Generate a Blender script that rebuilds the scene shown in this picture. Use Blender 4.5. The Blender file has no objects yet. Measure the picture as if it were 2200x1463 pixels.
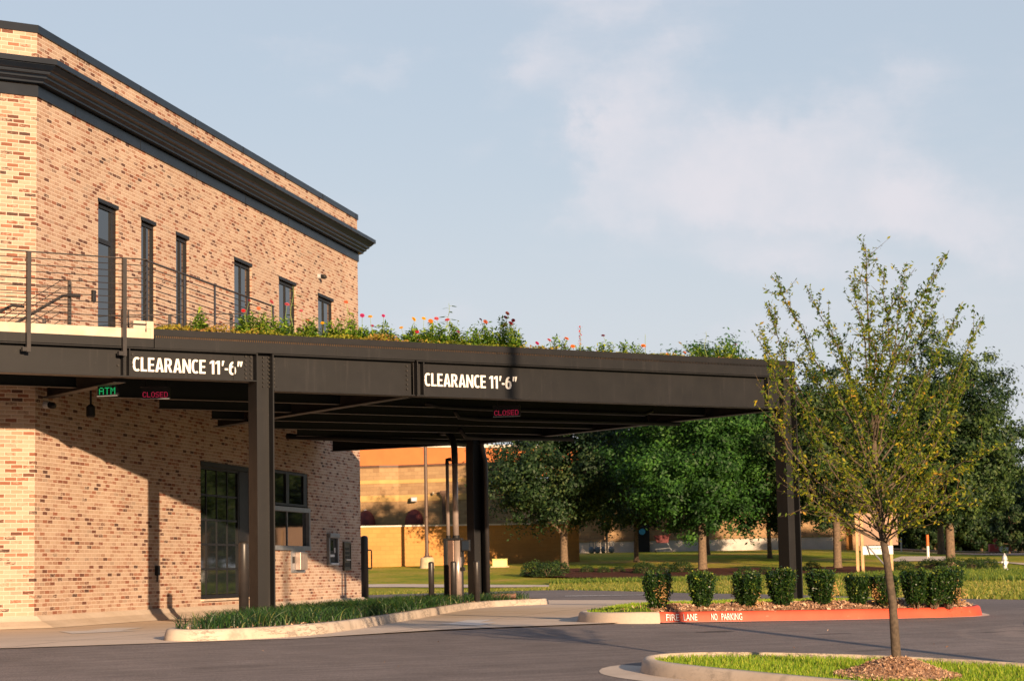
import bpy, math, random
import numpy as np
from math import sin, cos, pi, radians, sqrt
from mathutils import Vector, Matrix
random.seed(7); rng = np.random.default_rng(7)
scene = bpy.context.scene
COL = scene.collection

# ------------------------------------------------------------------ camera
YAW, TILT, ROLL = radians(56.4933), radians(6.2914), radians(-1.1348)
CAM = Vector((0, 0, .75))
f_ = Vector((cos(YAW)*cos(TILT), sin(YAW)*cos(TILT), sin(TILT)))
r_ = Vector((sin(YAW), -cos(YAW), 0)); u_ = r_.cross(f_)
r2 = r_*cos(ROLL)+u_*sin(ROLL); u2 = -r_*sin(ROLL)+u_*cos(ROLL)
cam_d = bpy.data.cameras.new('camera'); cam = bpy.data.objects.new('camera', cam_d); COL.objects.link(cam)
M = Matrix((r2, u2, -f_)).transposed().to_4x4(); M.translation = CAM
cam.matrix_world = M
cam_d.sensor_width = 36; cam_d.lens = 4510.06/2200*36
cam_d.clip_start = .2; cam_d.clip_end = 9000
scene.camera = cam
cam_d.dof.use_dof = True; cam_d.dof.focus_distance = 29; cam_d.dof.aperture_fstop = 4.5

# ------------------------------------------------------------------ light and sky
SUN_DIR = Vector((-.17, -1, .182)).normalized()       # towards the sun
SUN_EL = math.asin(SUN_DIR.z); SUN_AZ = math.atan2(SUN_DIR.x, SUN_DIR.y)
sl = bpy.data.lights.new('sun', 'SUN'); sl.energy = 5.0; sl.angle = radians(.55); sl.color = (1, .70, .44)
so = bpy.data.objects.new('sun', sl); COL.objects.link(so)
so.rotation_euler = SUN_DIR.to_track_quat('Z', 'Y').to_euler(); so.location = (0, -20, 30)
scene.view_settings.view_transform = 'Standard'; scene.view_settings.look = 'None'
scene.view_settings.exposure = 0.95; scene.view_settings.gamma = 1
scene.view_settings.use_curve_mapping = False
scene.cycles.diffuse_bounces = 2; scene.cycles.max_bounces = 8

class NT:
    def __init__(s, nt): s.t = nt
    def n(s, typ, ins=None, **kw):
        nd = s.t.nodes.new(typ)
        for k, v in kw.items(): setattr(nd, k, v)
        if ins:
            for k, v in ins.items():
                if isinstance(v, bpy.types.NodeSocket): s.t.links.new(v, nd.inputs[k])
                else: nd.inputs[k].default_value = v
        return nd
    def m(s, op, a, b=None, c=None, clamp=False):
        i = {0: a}
        if b is not None: i[1] = b
        if c is not None: i[2] = c
        nd = s.n('ShaderNodeMath', i, operation=op); nd.use_clamp = clamp
        return nd.outputs[0]
    def mix(s, fac, a, b, mode='MIX'):
        nd = s.n('ShaderNodeMix', data_type='RGBA', blend_type=mode)
        for k, v in ((0, fac), (6, a), (7, b)):
            if isinstance(v, bpy.types.NodeSocket): s.t.links.new(v, nd.inputs[k])
            else: nd.inputs[k].default_value = (tuple(v)+(1,))[:4] if k else v
        return nd.outputs[2]
    def noise(s, vec, scale, detail=4, rough=.55, **kw):
        i = {'Scale': scale, 'Detail': detail, 'Roughness': rough}
        if vec is not None: i['Vector'] = vec
        return s.n('ShaderNodeTexNoise', i, **kw).outputs[0]
    def ramp(s, fac, stops, interp='LINEAR'):
        nd = s.n('ShaderNodeValToRGB', {0: fac}); cr = nd.color_ramp; cr.interpolation = interp
        while len(cr.elements) < len(stops): cr.elements.new(.5)
        for e, (p, c) in zip(cr.elements, stops):
            e.position = p; e.color = (tuple(c)+(1,))[:4] if hasattr(c, '__len__') else (c, c, c, 1)
        return nd.outputs[0]
    def rng(s, v, a, b, c=0., d=1., smooth=True):
        nd = s.n('ShaderNodeMapRange', {0: v, 1: a, 2: b, 3: c, 4: d})
        if smooth: nd.interpolation_type = 'SMOOTHSTEP'
        return nd.outputs[0]

def sky_dir(az_deg, el_deg): return radians(az_deg), radians(el_deg)
world = bpy.data.worlds.new('World'); scene.world = world; world.use_nodes = True
W = NT(world.node_tree); world.node_tree.nodes.clear()
sky = W.n('ShaderNodeTexSky'); sky.sky_type = 'NISHITA'; sky.sun_disc = False
sky.sun_elevation = SUN_EL; sky.sun_rotation = SUN_AZ
sky.air_density = 1.0; sky.dust_density = 1.6; sky.ozone_density = 1.3; sky.altitude = 200
tc = W.n('ShaderNodeTexCoord').outputs['Generated']
sp = W.n('ShaderNodeSeparateXYZ', {0: tc})
nz = W.n('ShaderNodeTexNoise', {'Vector': tc, 'Scale': 9., 'Detail': 7., 'Roughness': .6})
nz2 = W.n('ShaderNodeTexNoise', {'Vector': tc, 'Scale': 26., 'Detail': 5., 'Roughness': .6})
nsp = W.n('ShaderNodeSeparateColor', {0: nz.outputs[1]})
az = W.m('ARCTAN2', sp.outputs[1], sp.outputs[0])
el = W.m('ARCSINE', sp.outputs[2])
azd = W.m('ADD', az, W.m('MULTIPLY', W.m('SUBTRACT', nsp.outputs[0], .5), .16))
eld = W.m('ADD', el, W.m('MULTIPLY', W.m('SUBTRACT', nsp.outputs[1], .5), .10))
# high thin clouds at fixed places in the sky: azimuth, elevation, half-widths (degrees), tilt, weight
BL = [(52.2,14.0,2.2,.9,.25,.8),(53.6,12.3,1.4,.8,.6,.9),(54.0,10.2,.7,1.0,.2,.7),(51.8,11.5,2.6,1.3,0,.85),
      (49.0,10.9,3.6,1.7,-.1,.9),(46.5,12.6,2.4,.9,.2,.6),(47.5,9.6,3.4,.8,-.2,1.),(55.6,9.9,1.3,.5,.3,.6),
      (60.6,14.2,1.1,.45,.2,.5),(50.0,6.4,5.,.55,0,.45),(57.5,11.8,1.6,.6,.3,.4),(58.8,6.9,3.,.35,0,.35),(62.5,14.6,.9,.4,.1,.35),(55.2,13.9,1.6,.6,.4,.6),(48.8,8.2,3.5,.7,-.25,.8),(44.5,9.5,3,1.2,-.3,.9),(52.5,15.8,3.0,.7,.1,.8),(56.6,7.2,4,.4,0,.2),(38,12,4,1.5,.2,.8),(75,18,6,2,.3,.6),(95,14,8,2,.2,.5),(20,16,8,2.4,.2,.6)]
acc = None
for a0, e0, ra, re, tl, wt in BL:
    da = W.m('MULTIPLY', W.m('SUBTRACT', azd, radians(a0)), -1.)
    de = W.m('SUBTRACT', eld, radians(e0))
    xx = W.m('ADD', W.m('MULTIPLY', da, cos(tl)), W.m('MULTIPLY', de, sin(tl)))
    yy = W.m('SUBTRACT', W.m('MULTIPLY', de, cos(tl)), W.m('MULTIPLY', da, sin(tl)))
    q = W.m('ADD', W.m('POWER', W.m('ABSOLUTE', W.m('DIVIDE', xx, radians(ra))), 2.), W.m('POWER', W.m('ABSOLUTE', W.m('DIVIDE', yy, radians(re))), 2.))
    g = W.m('MULTIPLY', W.m('POWER', 2.718, W.m('MULTIPLY', q, -1.)), wt)
    acc = g if acc is None else W.m('ADD', acc, g)
wsp = W.n('ShaderNodeMapping', {0: tc, 'Scale': (1., 1., 3.2), 'Rotation': (.0, .5, 0)}).outputs[0]
wisp = W.noise(wsp, 11., 9, .62)
cm = W.m('MULTIPLY', W.rng(W.m('ADD', acc, W.m('MULTIPLY', W.m('SUBTRACT', wisp, .5), 1.5)), .05, 1.35), W.rng(nz2.outputs[0], .2, .75, .55, 1.))
base = W.mix(.72, sky.outputs[0], (3.58, 3.95, 4.55), 'MIX')
# pale haze band towards the horizon, part of the sky itself
hz = W.rng(el, radians(-2), radians(15), .8, 0.)
base = W.mix(hz, base, (4.65, 4.6, 4.9))
# sky overhead set darker to cut the fill light
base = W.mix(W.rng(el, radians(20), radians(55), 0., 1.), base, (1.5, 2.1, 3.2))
# invented dim sky behind the camera, added to hold the fill light down
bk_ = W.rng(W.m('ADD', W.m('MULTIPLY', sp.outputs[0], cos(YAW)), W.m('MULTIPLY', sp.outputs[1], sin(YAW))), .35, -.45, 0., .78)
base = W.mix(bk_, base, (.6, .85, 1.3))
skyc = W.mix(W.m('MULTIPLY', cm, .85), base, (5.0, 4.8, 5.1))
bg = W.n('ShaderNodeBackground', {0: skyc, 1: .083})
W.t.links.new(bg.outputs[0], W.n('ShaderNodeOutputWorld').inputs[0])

# ------------------------------------------------------------------ ground model
RP = [(50,0),(62,.05),(75,.22),(84,.45),(90,.72),(105,1.35),(130,1.85),(200,2.9),(400,5.),(3000,9)]
SY, CY = sin(YAW), cos(YAW)
def LD(l, d): return d*CY+l*SY, d*SY-l*CY               # metres right of / ahead of the eye -> world x, y
def dl(x, y): return x*CY+y*SY, x*SY-y*CY
def bgx(px, d): return LD((px-1110)/4537*d, d)
def smooth(t): t = min(max(t, 0), 1); return t*t*(3-2*t)
def lotz(y): return .0436*(max(y, -25)-24.2) if y < 24.2 else 0.
def terr(x, y):
    d, l = dl(x, y); z = 0
    if d > 50:
        z = float(np.interp(d, [p[0] for p in RP], [p[1] for p in RP]))
        if z > .72: z = .72+(z-.72)*(1-.5*smooth((l/d-.13)/.1))
    return lotz(y)+z

# ------------------------------------------------------------------ mesh helpers
def wloc(o):
    v = Vector((0, 0, 0))
    while o is not None: v = v+o.location; o = o.parent
    return v
class MB:
    def __init__(s): s.v = []; s.f = []
    def add(s, vs, fs):
        b = len(s.v); s.v += [tuple(p) for p in vs]; s.f += [tuple(b+i for i in q) for q in fs]
    def fbox(s, O, X, Y, Z, a0, a1, b0, b1, c0, c1):
        O, X, Y, Z = Vector(O), Vector(X), Vector(Y), Vector(Z)
        P = [O+X*a+Y*b+Z*c for c in (c0, c1) for b in (b0, b1) for a in (a0, a1)]
        F = [(0,2,3,1),(4,5,7,6),(0,1,5,4),(2,6,7,3),(0,4,6,2),(1,3,7,5)]
        if X.cross(Y).dot(Z) < 0: F = [q[::-1] for q in F]
        s.add(P, F)
    def box(s, x0, x1, y0, y1, z0, z1): s.fbox((0,0,0),(1,0,0),(0,1,0),(0,0,1), x0, x1, y0, y1, z0, z1)
    def prism(s, poly, z0, z1, top=True, bot=True):
        n = len(poly); P = [(p[0], p[1], z0) for p in poly]+[(p[0], p[1], z1) for p in poly]
        F = [(i, (i+1) % n, n+(i+1) % n, n+i) for i in range(n)]
        if top: F.append(tuple(range(n, 2*n)))
        if bot: F.append(tuple(reversed(range(n))))
        s.add(P, F)
    def tube(s, pts, rads, n=10, caps=True, sx=1.):
        pts = [Vector(p) for p in pts]
        if not hasattr(rads, '__len__'): rads = [rads]*len(pts)
        b = len(s.v); prev = None
        for i, p in enumerate(pts):
            t = (pts[min(i+1, len(pts)-1)]-pts[max(i-1, 0)]).normalized()
            if prev is None:
                a = t.cross(Vector((0, 0, 1)))
                if a.length < .05: a = t.cross(Vector((1, 0, 0)))
                a.normalize()
            else:
                a = (prev-t*prev.dot(t)).normalized()
            prev = a; c = t.cross(a)
            for k in range(n):
                th = 2*pi*k/n; s.v.append(tuple(p+a*(rads[i]*cos(th))+c*(rads[i]*sin(th))))
        for i in range(len(pts)-1):
            for k in range(n):
                s.f.append((b+i*n+k, b+i*n+(k+1) % n, b+(i+1)*n+(k+1) % n, b+(i+1)*n+k))
        if caps:
            s.f.append(tuple(b+k for k in reversed(range(n)))); s.f.append(tuple(b+(len(pts)-1)*n+k for k in range(n)))
    def lathe(s, c, prof, n=16):
        b = len(s.v); c = Vector(c)
        for r, z in prof:
            for k in range(n): s.v.append((c.x+r*cos(2*pi*k/n), c.y+r*sin(2*pi*k/n), c.z+z))
        for i in range(len(prof)-1):
            for k in range(n): s.f.append((b+i*n+k, b+i*n+(k+1) % n, b+(i+1)*n+(k+1) % n, b+(i+1)*n+k))
        s.f.append(tuple(b+k for k in reversed(range(n)))); s.f.append(tuple(b+(len(prof)-1)*n+k for k in range(n)))
    def build(s, name, mat, parent=None, smooth=False, uv=False, bevel=0, tint=None):
        off = wloc(parent)
        return raw(name, np.array(s.v, float)-np.array(off), s.f, mat, parent, smooth, uv, bevel, tint)
def raw(name, V, F, mat, parent=None, smooth=False, uv=False, bevel=0, tint=None):
    me = bpy.data.meshes.new(name)
    if isinstance(F, np.ndarray):
        nv, nf, k = len(V), len(F), F.shape[1]
        me.vertices.add(nv); me.vertices.foreach_set('co', np.asarray(V, np.float32).ravel())
        me.loops.add(nf*k); me.loops.foreach_set('vertex_index', F.astype(np.int32).ravel())
        me.polygons.add(nf); me.polygons.foreach_set('loop_start', np.arange(0, nf*k, k, dtype=np.int32))
        me.update(calc_edges=True); me.validate()
    else:
        me.from_pydata([tuple(p) for p in V], [], F); me.update()
    if mat: me.materials.append(mat)
    if smooth: me.polygons.foreach_set('use_smooth', [True]*len(me.polygons))
    if tint is not None:
        at = me.attributes.new('tint', 'FLOAT', 'POINT'); at.data.foreach_set('value', np.asarray(tint, np.float32))
    if uv:
        ul = me.uv_layers.new(name='UVMap').data
        for p in me.polygons:
            n = p.normal
            if abs(n.z) > .7:
                for li in p.loop_indices:
                    c = me.vertices[me.loops[li].vertex_index].co; ul[li].uv = (c.x, c.y)
            else:
                t = Vector((-n.y, n.x, 0)).normalized()
                for li in p.loop_indices:
                    c = me.vertices[me.loops[li].vertex_index].co; ul[li].uv = (c.x*t.x+c.y*t.y, c.z)
    o = bpy.data.objects.new(name, me); COL.objects.link(o)
    if parent: o.parent = parent
    if bevel:
        b = o.modifiers.new('bevel', 'BEVEL'); b.width = bevel; b.segments = 2; b.limit_method = 'ANGLE'
    return o
def thing(name, label, cat, loc=(0, 0, 0), rz=0, group=None):
    o = bpy.data.objects.new(name, None); COL.objects.link(o); o.empty_display_size = .1
    o.location = loc; o.rotation_euler = (0, 0, rz)
    return tag(o, label, cat, group)
def tag(o, label, cat, group=None, kind=None):
    o['label'] = label; o['category'] = cat
    if group: o['group'] = group
    if kind: o['kind'] = kind
    return o
def struct(o, kind='structure', label=None, cat=None):
    o['kind'] = kind
    if label: o['label'] = label
    if cat: o['category'] = cat
    return o
def copy_tree(o, parent=None):
    c = o.copy(); COL.objects.link(c); c.parent = parent
    for ch in list(o.children): copy_tree(ch, c)
    return c

# ------------------------------------------------------------------ materials
def newmat(name):
    m = bpy.data.materials.new(name); m.use_nodes = True; m.node_tree.nodes.clear(); return m, NT(m.node_tree)
def finish(T, col, rough=.7, metal=0., bump=None, bstr=.3, bdist=.01, spec=.5, **kw):
    i = {'Base Color': col if isinstance(col, bpy.types.NodeSocket) else (tuple(col)+(1,))[:4], 'Roughness': rough, 'Metallic': metal, 'Specular IOR Level': spec}
    i.update(kw)
    b = T.n('ShaderNodeBsdfPrincipled', i)
    if bump is not None:
        bn = T.n('ShaderNodeBump', {'Height': bump, 'Strength': bstr, 'Distance': bdist}); T.t.links.new(bn.outputs[0], b.inputs['Normal'])
    T.t.links.new(b.outputs[0], T.n('ShaderNodeOutputMaterial').inputs[0]); return b
def simple(name, c1, c2=None, scale=6., rough=.6, metal=0., bump=.0, bscale=40., spec=.5, rv=.1):
    m, T = newmat(name); tc = T.n('ShaderNodeTexCoord').outputs['Object']
    c2 = c2 or tuple(x*.75 for x in c1)
    nn = T.noise(tc, scale, 6, .6); fac = T.rng(nn, .3, .7)
    rr = T.m('ADD', rough-rv*.5, T.m('MULTIPLY', T.noise(tc, scale*2.3, 5), rv))
    finish(T, T.mix(fac, c1, c2), rr, metal, T.noise(tc, bscale, 4) if bump else None, bump, .01, spec)
    return m

def brick_mat(name, bw, bh, mortar_w, stops, mortar_col, white=(.62,.50,.40), whiteamt=.5, bumpd=.008, cluster=.3, rough=.85):
    m, T = newmat(name)
    uv = T.n('ShaderNodeUVMap').outputs[0]; s = T.n('ShaderNodeSeparateXYZ', {0: uv}); u, v = s.outputs[0], s.outputs[1]
    wob = T.noise(uv, 14., 3); wob = T.m('MULTIPLY', T.m('SUBTRACT', wob, .5), .014)
    vb = T.m('DIVIDE', T.m('ADD', v, wob), bh); row = T.m('FLOOR', vb)
    ub = T.m('ADD', T.m('DIVIDE', T.m('ADD', u, wob), bw), T.m('MULTIPLY', T.m('MODULO', T.m('ABSOLUTE', row), 2.), .5)); col = T.m('FLOOR', ub)
    fx = T.m('ABSOLUTE', T.m('SUBTRACT', T.m('FRACT', ub), .5)); fy = T.m('ABSOLUTE', T.m('SUBTRACT', T.m('FRACT', vb), .5))
    mx = T.rng(fx, .5-mortar_w/bw*.5-.012, .5-mortar_w/bw*.5+.02); my = T.rng(fy, .5-mortar_w/bh*.5-.06, .5-mortar_w/bh*.5+.06)
    mort = T.m('MAXIMUM', mx, my)
    cell = T.n('ShaderNodeCombineXYZ', {0: col, 1: row}).outputs[0]
    wn = T.n('ShaderNodeTexWhiteNoise', {0: cell}, noise_dimensions='3D')
    wn2 = T.n('ShaderNodeTexWhiteNoise', {0: T.n('ShaderNodeVectorMath', {0: cell, 1: (7.3, 3.1, 5)}, operation='ADD').outputs[0]}, noise_dimensions='3D').outputs[0]
    big = T.noise(uv, .9, 4, .6)
    val = T.m('ADD', wn.outputs[0], T.m('MULTIPLY', T.m('SUBTRACT', big, .5), cluster), clamp=True)
    bc = T.ramp(val, stops, 'LINEAR')
    fine = T.noise(T.n('ShaderNodeMapping', {0: uv, 'Scale': (1., 2.2, 1.)}).outputs[0], 15., 6, .72)
    wf = T.m('MULTIPLY', T.rng(T.m('ADD', fine, T.m('MULTIPLY', T.m('SUBTRACT', wn2, .5), .42)), .46, .60), whiteamt)
    bc = T.mix(wf, bc, white)
    bc = T.mix(T.m('MULTIPLY', T.rng(T.noise(uv, 90., 3), .35, .7), .25), bc, tuple(x*.5 for x in white), 'MULTIPLY') if False else bc
    c = T.mix(mort, bc, mortar_col)
    dirt = T.rng(T.noise(uv, .35, 5, .6), .35, .75, .9, 1.06)
    c = T.mix(1., c, T.n('ShaderNodeCombineXYZ', {0: dirt, 1: dirt, 2: dirt}).outputs[0], 'MULTIPLY')
    h = T.m('SUBTRACT', T.m('ADD', T.m('MULTIPLY', T.m('SUBTRACT', 1., mort), 1.), T.m('MULTIPLY', fine, .35)), 0.)
    finish(T, c, rough, 0, h, .55, bumpd, .25)
    return m
MAT = {}
MAT['brick'] = brick_mat('whitewashed_brick', .2032, .0677, .0145,
    [(0,(.47,.345,.26)),(.2,(.43,.30,.215)),(.38,(.375,.24,.168)),(.52,(.32,.19,.13)),(.64,(.32,.155,.098)),(.76,(.26,.105,.064)),(.88,(.155,.066,.044)),(1,(.085,.048,.039))],
    (.60,.475,.385), whiteamt=.72, cluster=.3, white=(.47,.355,.27))
MAT['cmu'] = brick_mat('tan_split_block', .4, .2, .012, [(0,(.40,.26,.14)),(.5,(.36,.23,.12)),(1,(.31,.19,.10))], (.30,.19,.10), white=(.42,.28,.15), whiteamt=.5, bumpd=.02, cluster=.2)
MAT['cmu_orange'] = brick_mat('orange_painted_block', .4, .2, .01, [(0,(.52,.255,.08)),(1,(.47,.225,.068))], (.42,.20,.065), white=(.52,.26,.08), whiteamt=.3, bumpd=.015)
MAT['metal'] = simple('dark_bronze_paint', (.023,.0195,.019), (.017,.015,.015), 2.5, .46, .0, .04, 60, .32, .12)
def steelpaint():
    m, T = newmat('dark_bronze_paint'); tc = T.n('ShaderNodeTexCoord').outputs['Object']
    mp = T.n('ShaderNodeMapping', {0: tc, 'Scale': (9., 9., .5)}).outputs[0]
    st_ = T.rng(T.noise(mp, 1.6, 5, .6), .56, .74); big = T.noise(tc, .9, 5, .6)
    c = T.mix(T.rng(big, .3, .7), (.0115,.0120,.0140), (.0085,.009,.0105)); c = T.mix(T.m('MULTIPLY', st_, .35), c, (.032,.030,.031))
    c = T.mix(T.m('MULTIPLY', T.rng(T.noise(tc, 55., 3, .6), .68, .76), .5), c, (.16,.13,.11))
    finish(T, c, T.m('ADD', .40, T.m('MULTIPLY', T.noise(tc, 3.5, 5), .22)), 0, T.noise(tc, 2.2, 3), .06, .02, .3); return m
MAT['metal'] = steelpaint()
MAT['trim'] = simple('slate_metal_trim', (.006,.012,.023), (.004,.008,.016), 1.5, .40, .0, .0, 40, .30, .1)
MAT['black'] = simple('black_paint', (.009,.010,.012), (.013,.013,.015), 4, .5, 0, 0, 40, .25)
MAT['rail'] = simple('black_rail_paint', (.02,.019,.02), (.03,.026,.026), 8, .4, 0)
MAT['bolt'] = simple('bolt_steel', (.03,.028,.028), (.05,.045,.04), 20, .4, .3)
MAT['slab'] = simple('cream_painted_concrete', (.60,.50,.40), (.50,.40,.31), 3, .8, 0, .15, 30)
MAT['white'] = simple('white_vinyl', (.78,.76,.74), (.70,.68,.66), 12, .5)
MAT['steel'] = simple('brushed_steel', (.46,.37,.33), (.38,.31,.28), 8, .32, .45)
MAT['alu'] = simple('grey_aluminium', (.28,.30,.33), (.22,.24,.27), 8, .4, .4)
MAT['bark'] = simple('brown_bark', (.21,.145,.095), (.11,.08,.055), 14, .9, 0, .8, 40, .2)
MAT['bark_young'] = simple('smooth_young_bark', (.12,.09,.064), (.062,.048,.036), 25, .8, 0, .5, 70, .2)
MAT['orange_stucco'] = simple('orange_stucco', (.50,.165,.055), (.45,.145,.05), 1.2, .9, 0, .3, 25, .2)
MAT['yellow_band'] = simple('yellow_block', (.54,.35,.14), (.49,.31,.12), 2, .9, 0, .3, 20, .2)
MAT['brown_trim'] = simple('brown_trim', (.12,.06,.035), None, 2, .6)
MAT['awning'] = simple('maroon_canvas', (.13,.022,.024), (.10,.018,.02), 3, .75)
MAT['cream'] = simple('cream_coping', (.70,.62,.54), (.6,.52,.45), 3, .8)
MAT['whitebase'] = simple('white_painted_block', (.62,.57,.52), (.50,.46,.42), 1.5, .85, 0, .5, 8, .2)
MAT['cabinet'] = simple('pale_green_cabinet', (.72,.70,.26), (.62,.62,.22), 3, .6)
MAT['red'] = simple('red_paint', (.42,.05,.035), (.34,.035,.025), 4, .6)
MAT['orangepaint'] = simple('orange_marker_paint', (.75,.16,.03), None, 4, .5)
MAT['hydrant'] = simple('silver_white_paint', (.62,.62,.62), (.45,.46,.48), 8, .45, .2)
MAT['wood'] = simple('raw_lumber', (.56,.36,.19), (.45,.27,.13), 5, .8, 0, .3, 30)
MAT['ply'] = simple('plywood', (.36,.235,.17), (.32,.205,.145), 2, .8)
MAT['galv'] = simple('galvanised_steel', (.42,.42,.44), (.33,.33,.35), 8, .45, .5)
MAT['concbase'] = simple('weathered_concrete_base', (.55,.45,.30), (.40,.32,.2), 4, .9, 0, .4, 14)
MAT['dead'] = simple('dead_twigs', (.55,.33,.12), (.36,.19,.07), 30, .9)
MAT['meter'] = simple('grey_meter', (.14,.17,.20), (.1,.12,.14), 8, .5)

def glass_mat():
    m, T = newmat('dark_glass')
    tc = T.n('ShaderNodeTexCoord').outputs['Object']
    b = finish(T, (.012,.016,.02), .03, 0, T.noise(tc, 1.2, 2), .02, .02, 1.0, IOR=1.5)
    return m
MAT['glass'] = glass_mat()
def emis(name, col, s):
    m, T = newmat(name); e = T.n('ShaderNodeEmission', {0: (*col, 1), 1: s})
    T.t.links.new(e.outputs[0], T.n('ShaderNodeOutputMaterial').inputs[0]); return m
MAT['led_green'] = emis('green_led', (.03, .9, .25), .32); MAT['led_red'] = emis('red_led', (.75, .03, .09), .34)

def leaf_mat(name, stops, trans=.35, rough=.55, spec=.3):
    m, T = newmat(name)
    t = T.n('ShaderNodeAttribute', attribute_name='tint').outputs['Fac']
    c = T.ramp(t, stops)
    p = T.n('ShaderNodeBsdfPrincipled', {'Base Color': c, 'Roughness': rough, 'Specular IOR Level': spec})
    tr = T.n('ShaderNodeBsdfTranslucent', {0: T.mix(1., c, (1.2, 1.25, .7), 'MULTIPLY')})
    mx = T.n('ShaderNodeMixShader', {0: trans, 1: p.outputs[0], 2: tr.outputs[0]})
    T.t.links.new(mx.outputs[0], T.n('ShaderNodeOutputMaterial').inputs[0]); return m
MAT['oak'] = leaf_mat('oak_leaves', [(0,(.009,.025,.012)),(.4,(.022,.052,.018)),(.8,(.048,.092,.022)),(1,(.09,.14,.03))], .25)
MAT['oak_bright'] = leaf_mat('fresh_oak_leaves', [(0,(.010,.036,.010)),(.4,(.024,.080,.016)),(.8,(.048,.145,.02)),(1,(.085,.20,.032))], .3)
MAT['olive'] = leaf_mat('olive_oak_leaves', [(0,(.009,.026,.012)),(.4,(.019,.048,.017)),(.8,(.038,.078,.022)),(1,(.085,.115,.03))], .25)
MAT['elm'] = leaf_mat('young_elm_leaves', [(0,(.03,.085,.015)),(.35,(.10,.17,.02)),(.65,(.26,.29,.025)),(.9,(.46,.40,.03)),(1,(.52,.30,.03))], .5)
MAT['box'] = leaf_mat('boxwood_leaves', [(0,(.008,.026,.008)),(.45,(.022,.062,.010)),(.8,(.09,.15,.015)),(1,(.30,.32,.04))], .2, .4, .5)
MAT['liriope'] = leaf_mat('liriope_blades', [(0,(.006,.024,.010)),(.5,(.016,.055,.014)),(.9,(.05,.12,.02)),(1,(.30,.25,.09))], .25, .45, .4)
MAT['turf'] = leaf_mat('turf_blades', [(0,(.10,.20,.012)),(.5,(.20,.33,.018)),(.85,(.34,.43,.03)),(1,(.5,.45,.10))], .3)
MAT['field'] = leaf_mat('field_grass', [(0,(.07,.12,.015)),(.5,(.17,.21,.035)),(.85,(.30,.28,.055)),(1,(.42,.33,.12))], .3)
MAT['tallgrass'] = leaf_mat('tall_grass', [(0,(.03,.08,.012)),(.5,(.10,.17,.02)),(1,(.26,.29,.045))], .3)
MAT['zinnia'] = leaf_mat('zinnia_leaves', [(0,(.05,.13,.02)),(.5,(.15,.29,.03)),(1,(.36,.45,.05))], .4)
MAT['sedum'] = leaf_mat('sedum', [(0,(.14,.20,.02)),(.45,(.30,.30,.03)),(.75,(.42,.30,.05)),(1,(.34,.16,.08))], .25)
MAT['chips'] = leaf_mat('wood_chips', [(0,(.18,.095,.055)),(.5,(.40,.24,.15)),(1,(.64,.45,.31))], .0, .8)
def petal(name, c): return leaf_mat(name, [(0, tuple(x*.75 for x in c)), (1, c)], .3, .6, .2)
PET = {'magenta': petal('magenta_petals', (.50,.03,.16)), 'crimson': petal('crimson_petals', (.62,.035,.07)), 'red': petal('red_petals', (.60,.03,.03)),
       'pink': petal('pink_petals', (.72,.14,.17)), 'coral': petal('coral_petals', (.80,.22,.10)), 'orange': petal('orange_petals', (.85,.24,.02)),
       'yellow': petal('yellow_petals', (.85,.50,.02)), 'dark red': petal('dark_red_petals', (.26,.02,.06)), 'cream': petal('cream_petals', (.7,.55,.3))}

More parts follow.
